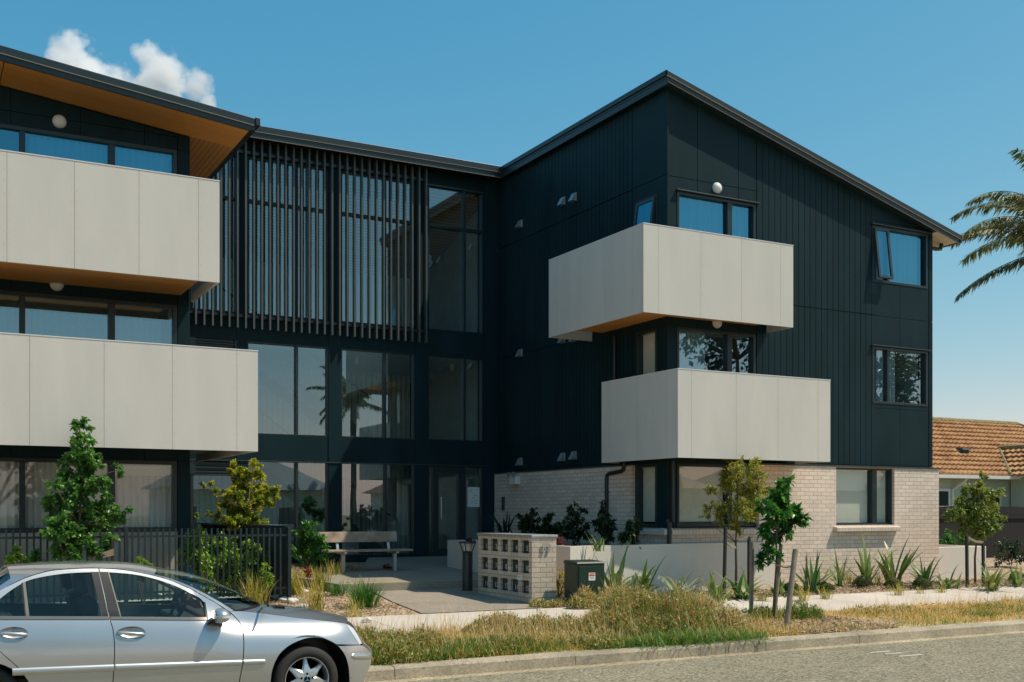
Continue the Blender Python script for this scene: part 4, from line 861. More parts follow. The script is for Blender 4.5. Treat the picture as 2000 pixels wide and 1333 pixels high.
# ---------------------------------------------------------------- plants
L_maple = leaf_mat('maple_leaf', [(.03, .09, .024), (.07, .19, .04), (.125, .29, .055), (.24, .40, .11)], .34, trans=.38)
L_myrtle = leaf_mat('myrtle_leaf', [(.06, .13, .016), (.15, .26, .022), (.36, .43, .03), (.72, .62, .05)], .45, trans=.4)
L_gold = leaf_mat('golden_leaf', [(.11, .15, .025), (.23, .26, .04), (.42, .40, .055), (.70, .60, .09)], .45, trans=.42)
L_broad = leaf_mat('broad_leaf', [(.012, .06, .014), (.03, .13, .025), (.08, .25, .035), (.22, .44, .06)], .32)
L_olive = leaf_mat('olive_leaf', [(.06, .12, .022), (.14, .22, .035), (.27, .33, .06), (.46, .44, .09)], .4, trans=.4)
L_hedge = leaf_mat('hedge_leaf', [(.042, .140, .017), (.105, .252, .025), (.210, .378, .042), (.462, .532, .084)], .35)
L_shrub = leaf_mat('dark_shrub_leaf', [(.008, .022, .008), (.016, .042, .013), (.030, .070, .020), (.060, .110, .030)], .35, trans=.2)
L_flax = leaf_mat('flax_leaf', [(.04, .11, .03), (.10, .20, .042), (.26, .33, .09), (.66, .60, .26)], .4, trans=.2)
L_strap = leaf_mat('strap_leaf', [(.032, .128, .024), (.080, .240, .040), (.160, .352, .064)], .4)
L_tuss = leaf_mat('gold_tussock_leaf', [(.091, .156, .019), (.286, .312, .039), (.546, .429, .065), (.754, .546, .156)], .6)
L_tusg = leaf_mat('green_tussock_leaf', [(.024, .112, .016), (.056, .208, .024), (.128, .304, .040)], .5)
L_box = leaf_mat('box_ball_leaf', [(.030, .068, .012), (.068, .120, .018), (.195, .210, .030), (.390, .330, .060)], .45)
L_red = leaf_mat('red_leaf', [(.060, .010, .012), (.192, .018, .024), (.420, .060, .048)], .45)
L_palm = leaf_mat('palm_leaflet', [(.06, .10, .035), (.12, .16, .055), (.24, .24, .10), (.50, .40, .20)], .45, trans=.2)
L_dry = leaf_mat('dry_grass_blade', [(.10, .22, .025), (.30, .32, .055), (.62, .39, .11), (.74, .48, .18), (.88, .72, .40)], .7, trans=.45)
L_weed = leaf_mat('weed_leaf', [(.05, .17, .022), (.13, .27, .035), (.38, .34, .06), (.50, .24, .055), (.88, .76, .44)], .6, trans=.42)
L_lush = leaf_mat('lush_grass_blade', [(.05, .15, .02), (.11, .25, .035), (.30, .38, .08)], .5)
def join(parts):
    Vs, Fs, Ts, o = [], [], [], 0
    for V, Fq, t in parts: Vs.append(V); Fs.append(Fq+o); Ts.append(t); o += len(V)
    return np.concatenate(Vs), np.concatenate(Fs), np.concatenate(Ts)
def put(name, arrays, mat, parent=None):
    V, Fq, t = arrays
    if parent is not None: V = V-np.array(wloc(parent))
    o = bpy.data.objects.new(name, fast_mesh(name, V, Fq, mat, t)); COL.objects.link(o)
    if parent is not None: o.parent = parent
    return o
def crown(blobs, n, L, W, seed, spread=.85, droop=.15, shoot=.35, twig=9, flat=.85):
    """leaves set along twigs that radiate from the middle of each clump; returns leaf arrays and twig lines"""
    rg = np.random.default_rng(seed); tot = sum(r*r for _, r in blobs); out = []; tw = []
    zs = [c[2] for c, _ in blobs]; z0, z1 = min(zs), max(zs)+.01
    for c, r in blobs:
        c = np.array(c); m = max(5, int(twig*(r/.2)**1.1)); d = rdir(m, rg); d[:, 2] = d[:, 2]*flat+.18; d = unit(d)
        ln = r*(.55+.6*rg.random(m)); k = max(3, int(n*r*r/tot/m))
        for i in range(m):
            tw.append((c, c+d[i]*ln[i]))
            t = (.18+.86*rg.random(k)**.75)[:, None]
            P = c+d[i]*ln[i]*t+rg.normal(size=(k, 3))*r*.085
            D = unit(d[i]*.7+rdir(k, rg)*spread+np.array([0, 0, -droop])); N = unit(np.array([0, 0, 1.])+rdir(k, rg)*.7)
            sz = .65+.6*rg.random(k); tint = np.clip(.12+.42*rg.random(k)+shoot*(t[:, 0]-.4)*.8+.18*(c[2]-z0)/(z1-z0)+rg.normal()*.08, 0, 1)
            out.append(leaf_arrays(P, D, N, L*sz, W*sz, tint))
    return join(out), tw
def px_blobs(lst, Y, jitter, seed):
    rg = random.Random(seed); o = []
    for (x, y, r) in lst:
        q = atY(x, y, Y); z = SN*q.x+CS*q.y; yy = Y+rg.uniform(-1, 1)*jitter; k = atY(x, y, yy); o.append(((k.x, k.y, k.z), r*z/F*1.14))
    return o
def tree(name, label, cat, blobs, n, L, W, mat, trunk, rad, seed, group=None, bark=m_bark, extra=(), **kw):
    t = thing(name, label, cat, tuple(trunk[0]), group)
    arr, tw = crown(blobs, n, L, W, seed, **kw)
    put('crown', arr, mat, t); b = MB(); T = [Vector(p) for p in trunk]; N_ = len(T)
    b.tube(T, [rad*(1-.75*i/(N_-1)) for i in range(N_)], 8)
    rg = random.Random(seed)
    for c, r in blobs:                                                  # a limb from the trunk to every clump
        c = Vector(c); best = min(range(N_), key=lambda i: abs(T[i].z-(c.z-(c.xy-T[i].xy).length*.75)))
        s_ = T[best]; m_ = s_.lerp(c, .5)+Vector((rg.uniform(-.04, .04), rg.uniform(-.04, .04), -.03)); b.tube([s_, m_, c], [rad*.32, rad*.22, rad*.1], 5)
    for a, e in tw[::2]: b.tube([a, e], [rad*.09, rad*.04], 3, cap=False)
    for e in extra: b.tube(e, rad*.3, 5)
    b.build('trunk', bark, t, smooth=True, fix=False); return t
def trunk_px(pts, Y, foot):
    o = [Vector(foot)]
    for x, y in pts: o.append(atY(x, y, Y))
    return o
def foot(px, py, Z=.35):
    q = atZ(px, py, Z); q.z = gz(q.x, q.y)-.03; return q
# young trees
Yt = 17.6; f0 = (atY(157, 1100, Yt).x, Yt, .38)
tree('maple_tree', 'bushy dark green young maple in front of the left picket fence', 'tree',
     px_blobs([(158, 832, 15), (150, 855, 14), (168, 862, 16), (150, 888, 24), (178, 895, 20), (128, 905, 14), (172, 925, 30), (140, 935, 26), (196, 940, 20), (105, 950, 13), (232, 918, 11), (160, 965, 32), (205, 985, 26), (238, 1000, 18), (125, 985, 26), (100, 1000, 18), (92, 975, 10), (150, 1015, 34), (190, 1025, 28), (115, 1035, 28), (225, 1015, 14), (160, 1055, 32), (205, 1055, 20), (110, 1065, 22), (140, 1085, 24), (185, 1085, 16), (95, 1045, 12), (75, 1090, 12)], Yt, .28, 1),
     10500, .072, .054, L_maple, [f0, (f0[0]+.01, Yt, 1.0), (f0[0]-.02, Yt, 1.7), (f0[0]+.03, Yt, 2.4), (f0[0]+.0, Yt, 2.9)], .032, 1, spread=1.0, droop=.35, twig=10)
f1 = foot(1437, 1158); Ya = f1.y
tree('young_tree', 'golden olive young tree tied between two black stakes before the planter', 'tree',
     px_blobs([(1452, 884, 10), (1433, 900, 18), (1455, 918, 27), (1481, 928, 17), (1418, 940, 23), (1441, 955, 32), (1392, 957, 15), (1472, 962, 28), (1497, 963, 13), (1384, 993, 15), (1416, 998, 25), (1447, 998, 31), (1473, 1006, 18), (1438, 1028, 19), (1407, 1020, 12), (1462, 985, 22), (1378, 1008, 9), (1504, 958, 8)], Ya, .3, 2),
     8200, .058, .027, L_gold, [f1, atY(1438, 1110, Ya), atY(1437, 1060, Ya), atY(1440, 1010, Ya), atY(1440, 950, Ya), atY(1452, 890, Ya)], .028, 2, spread=.95, droop=.4, twig=11)
f2 = foot(1510, 1212, .2); Yb = f2.y
tree('young_tree', 'dark glossy big leaved sapling among three timber stakes on the verge', 'tree',
     px_blobs([(1528, 945, 12), (1530, 966, 15), (1515, 985, 19), (1545, 1004, 20), (1564, 1010, 12), (1508, 1012, 18), (1495, 990, 13), (1528, 1030, 21), (1503, 1036, 15), (1497, 1072, 13), (1493, 1094, 12), (1513, 1093, 9), (1550, 1025, 13), (1520, 1000, 16)], Yb, .2, 3),
     1900, .13, .066, L_broad, [f2, atY(1514, 1150, Yb), atY(1517, 1100, Yb), atY(1516, 1050, Yb), atY(1522, 1000, Yb), atY(1528, 945, Yb)], .026, 3, spread=.8, droop=.0, twig=6)
f3 = foot(1905, 1135, .38); Yc = f3.y
tree('young_tree', 'round olive green young tree between two black stakes at the far right', 'tree',
     px_blobs([(1917, 934, 11), (1912, 957, 22), (1884, 974, 20), (1933, 967, 20), (1867, 1003, 15), (1900, 1002, 30), (1940, 1003, 20), (1850, 1008, 9), (1904, 1031, 25), (1935, 1031, 17), (1884, 1028, 17), (1955, 1012, 9), (1914, 1050, 12)], Yc, .3, 4),
     8000, .075, .036, L_olive, [f3, atY(1904, 1090, Yc), atY(1908, 1050, Yc), atY(1907, 1000, Yc), atY(1917, 940, Yc)], .028, 4, spread=.95, droop=.35, twig=9)
Yd = 21.2; q = atY(480, 1040, Yd)
tree('crape_myrtle', 'spreading yellow green shrub with gold tips in front of the glazed link', 'shrub',
     px_blobs([(500, 905, 12), (462, 912, 13), (506, 930, 18), (470, 935, 22), (450, 925, 10), (485, 955, 25), (525, 962, 18), (455, 965, 20), (500, 985, 24), (470, 1000, 26), (440, 988, 16), (522, 985, 14), (455, 1020, 20), (495, 1018, 20), (538, 968, 8), (425, 960, 8), (410, 945, 7), (395, 948, 5), (432, 1005, 12), (385, 1008, 5), (410, 1005, 6)], Yd, .4, 5),
     19000, .05, .027, L_myrtle, [(q.x, Yd, .5), (q.x, Yd, 1.2), (q.x+.05, Yd, 1.9), (q.x+.08, Yd, 2.4)], .028, 5, spread=.9, droop=.1, shoot=.75, twig=11)
# shrubs
def shrub(name, label, lst, Y, jit, n, L, W, mat, seed, cat='shrub', group=None, zf=None, rs=1., **kw):
    bl = [(c_, r_*rs) for c_, r_ in px_blobs(lst, Y, jit, seed)]; xs = [b[0][0] for b in bl]; zb = zf if zf is not None else gz(sum(xs)/len(xs), Y)
    c = Vector((sum(xs)/len(xs), Y, zb)); t = thing(name, label, cat, tuple(c), group)
    arr, tw = crown(bl, n, L, W, seed, **kw); put('foliage', arr, mat, t); b = MB()
    for p_, r in bl: b.tube([c+Vector((random.uniform(-.08, .08), random.uniform(-.08, .08), 0)), c.lerp(Vector(p_), .6), p_], [.014, .01, .005], 5)
    b.build('stems', m_bark, t, smooth=True, fix=False); return t
HG = 'hedge shrubs behind the picket fence'
shrub('hedge_shrub', 'bright green glossy shrub at the left end of the clump behind the pickets', [(380, 1048, 13), (375, 1080, 18), (395, 1062, 15), (388, 1098, 20), (410, 1085, 18)], 18.9, .25, 5000, .058, .032, L_hedge, 11, group=HG, rs=1.3)
shrub('hedge_shrub', 'bright green glossy shrub in the middle behind the pickets', [(440, 1062, 14), (425, 1075, 14), (440, 1080, 18), (430, 1105, 22), (455, 1098, 20), (445, 1128, 22)], 18.9, .25, 5000, .058, .032, L_hedge, 12, group=HG, rs=1.3)
shrub('hedge_shrub', 'bright green glossy shrub nearest the corner post of the picket fence', [(490, 1075, 16), (480, 1100, 22), (503, 1100, 18), (490, 1130, 22), (468, 1115, 16)], 18.95, .25, 5200, .058, .032, L_hedge, 13, group=HG, rs=1.3)
shrub('variegated_shrub', 'upright yellow tipped shrub just outside the picket fence beside the car roof', [(405, 1090, 8), (402, 1110, 11), (408, 1130, 13), (400, 1148, 13)], 17.9, .1, 520, .06, .03, L_hedge, 14, shoot=.9)
shrub('variegated_shrub', 'upright yellow tipped shrub near the end post of the picket fence', [(520, 1108, 7), (516, 1125, 11), (526, 1140, 13), (514, 1152, 13)], 17.85, .1, 560, .06, .03, L_hedge, 15, shoot=.9)
shrub('variegated_shrub', 'yellow tipped shrub behind the rear of the car roof at the far left', [(33, 1075, 10), (28, 1092, 14), (45, 1096, 12)], 17.7, .1, 420, .065, .034, L_hedge, 16, shoot=.9)
shrub('variegated_shrub', 'small yellow tipped shrub peeping over the car windscreen', [(273, 1094, 7), (268, 1108, 10), (282, 1106, 9)], 17.7, .1, 280, .06, .03, L_hedge, 17, shoot=.9)
shrub('camellia_shrub', 'dark green shrub between the blade fence and the bench', [(602, 1030, 14), (590, 1045, 16), (598, 1055, 24), (622, 1058, 20), (588, 1072, 16), (606, 1080, 24)], 21.3, .25, 2200, .075, .036, L_broad, 18)
PG = 'dark shrubs in the long planter'
def planter_shrub(label, lst, seed, Xp=11.7):
    q = atX(lst[0][0], lst[0][1], Xp); return shrub('planter_shrub', label, lst, q.y, .22, 1200, .085, .045, L_shrub, seed, group=PG, zf=1.2)
planter_shrub('dark shrub in the planter directly above the letterboxes', [(1040, 1003, 9), (1022, 1012, 10), (1042, 1022, 17), (1020, 1035, 14), (1056, 1042, 14)], 21)
planter_shrub('small dark shrub in the planter right of the letterbox pier', [(1074, 1012, 7), (1068, 1026, 11), (1080, 1038, 14)], 22)
planter_shrub('tallest dark shrub in the planter below the paired ground floor vents', [(1121, 986, 7), (1116, 1002, 15), (1142, 1003, 8), (1125, 1022, 22), (1103, 1030, 16), (1142, 1036, 18), (1115, 1048, 18)], 23)
planter_shrub('tall dark shrub in the planter left of the downpipe', [(1178, 988, 7), (1174, 1003, 11), (1183, 1018, 16), (1168, 1028, 16), (1192, 1036, 15), (1178, 1048, 18)], 24, 11.9)
planter_shrub('round dark shrub in the planter right of the downpipe', [(1238, 1025, 9), (1228, 1038, 15), (1248, 1036, 11), (1224, 1050, 14), (1250, 1030, 7), (1240, 1052, 12)], 25, 12.0)
shrub('side_shrub', 'dark green shrub behind the small planter wall at the right end', [(1848, 1052, 12), (1862, 1058, 12), (1880, 1055, 12), (1840, 1062, 9)], 19.5, .2, 900, .08, .04, L_broad, 26, zf=1.0)
shrub('side_shrub', 'dark leafy shrub against the black fence at the right edge', [(1960, 1065, 14), (1980, 1068, 18), (1970, 1090, 20), (1995, 1092, 16), (1955, 1095, 12)], 19.5, .3, 1300, .08, .04, L_shrub, 27, zf=.5)
def small_red(label, px, py, Y, r, seed, zf=None): shrub('red_plant', label, [(px, py, r), (px+r*.7, py+3, r*.7)], Y, .04, 130, .06, .03, L_red, seed, cat='plant', zf=zf)
small_red('red flowering plant in the planter between the letterbox pier and the shrubs', 1093, 1059, 17.6, 7, 31, 1.2)
small_red('low red plant in the planter behind the bollard light', 915, 1056, 21.0, 8, 32, 1.2)
small_red('dark red plant under the right end of the bench', 752, 1112, 22.2, 11, 33)
small_red('small red plant among the golden tussocks left of the bench', 600, 1119, 19.6, 7, 34)
# strap leaved plants
def clump(name, label, base, n, L, W, mat, seed, lean=(.1, .75), bend=(.3, 1.3), k=6, group=None, cat='plant', spread=.07, tint=(0, 1), tipw=.1, vary=.35, basew=.75):
    rg = np.random.default_rng(seed); t = thing(name, label, cat, tuple(base), group)
    P = np.array(base)[None]+np.stack([rg.normal(size=n)*spread, rg.normal(size=n)*spread, np.zeros(n)-.02], 1)
    az = rg.random(n)*2*math.pi; le = rg.uniform(*lean, n); be = rg.uniform(*bend, n); l_ = L*(1-vary+vary*1.4*rg.random(n))
    put('leaves', ribbon_arrays(P, az, le, be, l_, W*(.75+.5*rg.random(n)), rg.uniform(*tint, n), k, tipw, basew), mat, t); return t
def fpx(px, py, Z=.36): q = atZ(px, py, Z); return (q.x, q.y, gz(q.x, q.y))
FG = 'flax plants along the front garden bed'
for px, py, n, L, W, lean, bend, tint, lab in (
    (1197, 1160, 20, .98, .062, (.05, .7), (.1, 1.3), (.0, .6), 'tall broad leaved green flax touching the power cabinet'),
    (1258, 1152, 20, .78, .05, (.15, .9), (.3, 1.5), (.1, .75), 'dark arching flax against the planter wall right of the tall green one'),
    (1332, 1154, 11, .68, .04, (.2, 1.0), (.1, .9), (.3, .95), 'sparse pale flax alone before the middle of the planter wall'),
    (1397, 1158, 24, .66, .05, (.15, .9), (.3, 1.6), (.2, .8), 'lush yellow green flax left of the first black stake'),
    (1452, 1156, 18, .68, .05, (.15, .85), (.3, 1.3), (.1, .7), 'flax growing just behind the golden young tree'),
    (1528, 1150, 16, .62, .042, (.2, 1.0), (.2, 1.1), (.1, .8), 'flax seen between the timber stakes of the sapling'),
    (1583, 1146, 17, .82, .06, (.05, .75), (.05, .8), (.0, .45), 'stiff dark green flax right of the leaning timber stake'),
    (1640, 1136, 11, .86, .042, (.05, .75), (.1, .9), (.2, .8), 'thin leaved flax with a bent tip left of the brick window sill'),
    (1690, 1134, 14, 1.15, .052, (.08, .8), (.0, .6), (.2, .75), 'largest flax with long spreading leaves under the brick window sill'),
    (1746, 1133, 14, .92, .062, (.02, .5), (.05, .6), (.1, .7), 'upright broad flax under the right end of the brick sill'),
    (1803, 1136, 30, .72, .05, (.2, 1.0), (.3, 1.3), (.0, .6), 'wide bushy flax at the right corner of the brick wall'),
    (1855, 1136, 24, .58, .045, (.2, 1.0), (.4, 1.5), (.1, .7), 'low arching flax before the small planter wall'),
    (1940, 1138, 22, .72, .05, (.15, .95), (.2, 1.2), (.3, .9), 'pale edged flax right of the far right young tree'),
    (1988, 1132, 18, .66, .05, (.15, .9), (.2, 1.2), (.2, .8), 'flax at the right edge of the garden bed')):
    clump('flax', lab, fpx(px, py+8), int(n*1.35), L*(1.0 if px % 3 else 1.15), W*(1.1 if px % 2 else 1.4), L_flax, px, (lean[0], lean[1]*1.2), (bend[0], bend[1]*1.35), 7, FG, 'flax', .06, tint)
clump('flax', 'dark flax silhouette in the planter above the left end of the letterbox pier', tuple(atX(985, 1042, 11.3)), 18, .5, .05, L_shrub, 61, (.2, 1.0), (.1, .8), 6, None, 'flax', .05, (.0, .5))
clump('flax', 'pale bronze flax among the dark planter shrubs', (lambda q: (q.x, q.y, 1.2))(atX(1172, 1058, 11.0)), 20, .36, .03, L_flax, 62, (.1, .8), (.2, .9), 6, None, 'flax', .05, (.1, .7))
SG2 = 'strap leaved plants left of the bench'; SLb = 'green strap leaved plant in the clump between the blade fence and the bench'
for i, (px, py) in enumerate(((585, 1108), (612, 1104), (636, 1108), (600, 1122), (628, 1120))):
    q = atZ(px, py, .5); clump('agapanthus', SLb, (q.x, q.y, gz(q.x, q.y)), 46, .82, .046, L_strap, 70+i, (.05, .75), (.5, 1.6), 6, SG2)
TG = 'golden tussock grasses in the left garden bed'
for px, py, n, L, lab in ((498, 1184, 120, .62, 'golden tussock grass in front of the picket fence next to the car bonnet'), (577, 1163, 130, .56, 'green gold tussock at the foot of the fence corner post'), (614, 1186, 90, .62, 'tall thin golden tussock out in the bark mulch'), (628, 1156, 150, .48, 'broad golden tussock before the strap leaved plants'), (605, 1150, 80, .42, 'golden tussock beside the small red plant'), (690, 1192, 50, .36, 'short golden tussock left of the big green tussock'), (655, 1146, 80, .5, 'golden tussock at the left end of the concrete step'), (440, 1165, 60, .5, 'golden tussock half hidden behind the windscreen pillar')):
    q = atZ(px, py, .40); clump('tussock', lab, (q.x, q.y, gz(q.x, q.y)), n, L, .010, L_tuss, px, (.02, .5), (.1, .8), 4, TG, 'grass', .075, (0, 1), .1)
for px, py, n, L, lab in ((713, 1183, 260, .56, 'big dark green tussock in front of the concrete step'), (660, 1166, 90, .36, 'small green tussock among the golden ones')):
    q = atZ(px, py, .37); clump('tussock', lab, (q.x, q.y, gz(q.x, q.y)), n, L, .012, L_tusg, px, (.05, .75), (.2, .9), 4, None, 'grass', .085)
GG = 'small golden grasses along the front garden bed'
for px, py, n, L, lab in ((1490, 1166, 50, .22, 'tiny golden grass between the stakes by the footpath'), (1567, 1165, 60, .36, 'golden grass in front of the box ball right of the sapling'), (1613, 1162, 50, .3, 'golden grass in front of the second box ball'), (1716, 1142, 60, .4, 'golden grass spilling right of the box ball under the window'), (1757, 1155, 50, .32, 'golden grass before the box ball under the upright flax'), (1660, 1140, 50, .36, 'golden grass behind the second box ball'), (1797, 1152, 30, .2, 'low golden grass by the fourth box ball'), (1936, 1146, 90, .46, 'golden grass clump right of the far right stake'), (1408, 1176, 12, .42, 'few golden blades rising at the edge of the footpath'), (1838, 1150, 40, .25, 'golden grass left of the far right stake')):
    clump('golden_grass', lab, fpx(px, py), n, L, .009, L_tuss, px, (.05, .7), (.1, .8), 4, GG, 'grass', .05)
# clipped balls and low mounds
def ball(label, px, py, r, seed, group):
    q = Vector(fpx(px, py)); t = thing('box_ball', label, 'shrub', tuple(q), group); rg = np.random.default_rng(seed); n = 900
    d = rdir(n, rg); d[:, 2] = np.abs(d[:, 2])*.9-.25; rr = r*(.82+.22*rg.random(n))*(1+.08*np.sin(d[:, 0]*5+seed)+.08*np.sin(d[:, 1]*6))
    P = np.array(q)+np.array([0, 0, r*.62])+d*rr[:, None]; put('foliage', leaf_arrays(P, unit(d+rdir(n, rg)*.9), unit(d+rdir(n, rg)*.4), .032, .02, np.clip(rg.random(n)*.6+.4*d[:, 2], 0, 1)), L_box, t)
    b = MB(); b.lathe([(.0, -.0), (r*.5, .02), (r*.75, r*.5), (r*.6, r*1.1), (0, r*1.35)], tuple(q), 'Z', 12); b.build('stems', m_bark, t, smooth=True)
BG = 'clipped box balls in the front garden bed'
for px, py, r, lab in ((1545, 1156, .17, 'clipped box ball right of the sapling'), (1612, 1153, .155, 'clipped box ball left of the large flax'), (1684, 1145, .18, 'clipped box ball in front of the largest flax'), (1745, 1146, .17, 'clipped box ball in front of the upright flax'), (1800, 1146, .18, 'clipped box ball in front of the bushy corner flax'), (1988, 1136, .2, 'clipped box ball at the right edge of the bed')):
    ball(lab, px, py, r, px, BG)
for px, py, n, lab in ((1333+65, 1168, 60, 'low bright green plant at the foot of the lush flax'), (1280, 1166, 40, 'small dark leafy plant right of the weeds'), (1354, 1160, 36, 'small dark leafy plant beside the sparse pale flax')):
    clump('ground_plant', lab, fpx(px, py), n, .26, .035, L_strap if n > 50 else L_shrub, px+1, (.2, 1.1), (.4, 1.4), 4, None, 'plant', .09)
q = fpx(1093, 1160); shrub('yellow_shrub', 'small bright yellow shrub between the letterbox pier and the cabinet', [(1092, 1122, 8), (1088, 1138, 11), (1098, 1145, 12), (1090, 1160, 12)], 16.6, .1, 420, .06, .03, leaf_mat('yellow_leaf', [(.12, .14, .015), (.36, .30, .03), (.62, .50, .10)], .45), 41)
# palms
def palm(label, base, h, crown_c, n, L, seed, vis=None):
    t = thing('palm_tree', label, 'palm', base); b = MB(); c = Vector(crown_c); p0 = Vector(base)
    b.tube([p0, p0.lerp(c, .33), p0.lerp(c, .66), c-Vector((0, 0, .3)), c+Vector((0, 0, .3))], [.24, .19, .17, .2, .14], 12); b.build('trunk', m_bark, t, smooth=True)
    rg = np.random.default_rng(seed); out = []; rb = MB()
    fr = vis or [(2*math.pi*i*.381966, rg.uniform(.15, 1.5), rg.uniform(.8, 1.5)) for i in range(n)]
    for az, le, be in fr:
        l_ = L*rg.uniform(.9, 1.1); k = 14; pts = [np.array(c)]
        for i in range(k):
            th = le+be*((i+.5)/k)**1.3; pts.append(pts[-1]+np.array([math.sin(th)*math.cos(az), math.sin(th)*math.sin(az), math.cos(th)])*l_/k)
        rb.tube(pts, [.035*(1-.85*i/k) for i in range(k+1)], 5); pts = np.array(pts)
        m = 300; u = (.08+.92*rg.random(m))*k; i0 = np.minimum(u.astype(int), k-1); fr_ = (u-i0)[:, None]
        P = pts[i0]*(1-fr_)+pts[i0+1]*fr_; T = unit(pts[i0+1]-pts[i0]); S = np.array([-math.sin(az), math.cos(az), 0])
        sg = np.where(rg.random(m) < .5, -1., 1.)[:, None]; uu = (u/k)[:, None]
        D = unit(T*.75+S*sg*(.9)+np.array([0, 0, -.75])+rdir(m, rg)*.35)
        ll = (.62*(1-.72*np.abs(uu[:, 0]-.35)**1.2))*(L/4)*(.8+.4*rg.random(m))
        out.append(leaf_arrays(P, D, np.cross(D, T)+.01, ll, .055*L/4, np.clip(rg.random(m)*.8+.1*(be > 1.3), 0, 1), .05))
    put('fronds', join(out), L_palm, t); rb.build('frond_stems', m_bark, t, smooth=True, fix=False); return t
pc = atY(2092, 480, 36); R_ = math.atan2(-SN, CS)                          # image-right as an azimuth is about -28 degrees
lft = math.pi+R_
palm('feathery palm behind the tiled house at the right edge', (pc.x, 36, .5), 0, tuple(pc), 22, 6.2, 5,
     [(lft+.05, .42, 1.75), (lft-.25, .85, 1.45), (lft+.12, 1.22, .75), (lft-.1, 1.72, .6), (lft+.45, .62, 1.6), (lft+.3, 1.0, 1.2), (lft-.5, .5, 1.6), (lft+.9, .9, 1.2), (lft-.9, 1.0, 1.2), (lft+1.6, .8, 1.2), (lft-1.6, .9, 1.2), (lft+2.4, .7, 1.3), (lft-2.4, .8, 1.2), (lft+3.1, .8, 1.3), (lft, .12, .9), (lft+1.2, .2, 1.0)])
palm('palm across the street mirrored in the glass of the link', (24, -15, .2), 0, (24, -15, 8.6), 26, 3.0, 8)
# big trees across the street (mirrored in the windows)
def big_tree(label, x, y, h, r, seed, n=5200):
    rg = random.Random(seed); bl = []
    for i in range(22): a = rg.random()*6.28; q_ = rg.random()**.6; bl.append(((x+math.cos(a)*r*q_, y+math.sin(a)*r*q_, h*(.5+.5*rg.random()*(1-.3*q_))), r*rg.uniform(.28, .45)))
    tree('street_tree', label, 'tree', bl, n, .34, .2, L_shrub, [(x, y, .1), (x+.1, y, h*.25), (x, y+.1, h*.5), (x, y, h*.75)], .3, seed, twig=3)
big_tree('tall dark tree across the street mirrored in the middle corner window', 39, -11, 13.5, 3.4, 51)
big_tree('tall dark tree across the street mirrored in the far right windows', 52, -12, 12.5, 3.6, 52)
big_tree('wide dark tree across the street opposite the left block', 3, -14, 8, 3.2, 53)
# succulent on the upper left balcony
q = atY(405, 352, 18.4); clump('succulent', 'little succulent poking above the upper left balcony', (q.x, 18.4, 7.18), 16, .2, .03, L_box, 91, (.0, .5), (.0, .8), 4, None, 'plant', .02, (.4, 1))
# verge: dry grass, weeds, chips
def field(n, x0, x1, y0, y1, h, w, seed, keep=None, tint=None, lean=(.1, 1.1), k=3):
    rg = np.random.default_rng(seed); X, Y = rg.uniform(x0, x1, n), rg.uniform(y0, y1, n)
    if keep is not None: m = rg.random(n) < keep(X, Y); X, Y = X[m], Y[m]
    n = len(X); yy = np.array([a[0] for a in prof_g]); Z = np.interp(Y, yy, [a[1] for a in prof_g])
    nz = .5+.5*np.sin(X*1.7+1.3*np.sin(Y*2.3))*np.sin(Y*3.1+X*.7)
    t = np.clip((tint(X, Y, rg) if tint else rg.random(n)), 0, 1); l_ = h*(.5+.9*rg.random(n))*(.7+.6*nz)
    return ribbon_arrays(np.stack([X, Y, Z-.01], 1), rg.random(n)*6.283, rg.uniform(*lean, n), rg.uniform(.1, 1.2, n), l_, w*(.7+.6*rg.random(n)), t, k)
prof_g = ((11.65, .145), (11.85, .15), (13.9, .22), (15.85, .30), (17.6, .355), (19.4, .40), (24.9, .70))
bare = lambda X, Y: 1-.94*np.exp(-(((X-12.2)/1.6)**2+((Y-12.55)/.95)**2)**2)
edge = lambda X, Y: bare(X, Y)*np.clip((13.96+.16*np.sin(X*2.1)+.1*np.sin(X*5.3)-Y)/.25, .0, 1)*np.clip((Y-11.84)/.06+.3, 0, 1)
ti = lambda X, Y, rg: .57+.26*rg.normal(size=len(X))-.38*np.clip(np.sin(X*1.3+2)*np.sin(Y*2.2+X*.5), 0, 1)+.08*np.sin(X*.9)
arr = [field(30000, 4.4, 12.6, 11.85, 14.0, .14, .009, 1, lambda X, Y: edge(X, Y)*np.clip((X-3.6)/1.2, 0, 1), ti), field(20000, 12.2, 24, 11.85, 13.95, .11, .009, 2, edge, ti), field(9000, -3, 5, 11.85, 14.0, .16, .012, 3, edge, ti),
       field(2600, 4.6, 11, 12.0, 13.9, .38, .004, 4, edge, lambda X, Y, rg: .75+.2*rg.random(len(X)), (.0, .5), 4), field(1500, 12.6, 22, 12.2, 13.95, .32, .004, 5, edge, lambda X, Y, rg: .75+.2*rg.random(len(X)), (.0, .5), 4)]
struct(put('dry_grass', join(arr), L_dry), 'dry straw coloured grass on the roadside verge', 'grass', 'stuff')
lush = lambda X, Y: .9*np.exp(-(((X-8.9)/1.25)**2+((Y-11.98)/.30)**2))
arr = [field(9000, 7.6, 10.6, 11.80, 12.35, .17, .010, 6, lush, None, (.1, 1.2)), field(1500, 4.6, 6.2, 11.86, 12.5, .16, .012, 7), field(700, 8.2, 10.4, 11.66, 11.86, .2, .007, 8, None, None, (.5, 1.6))]
struct(put('lush_grass', join(arr), L_lush), 'fresh green grass along the kerb below the weeds', 'grass', 'stuff')
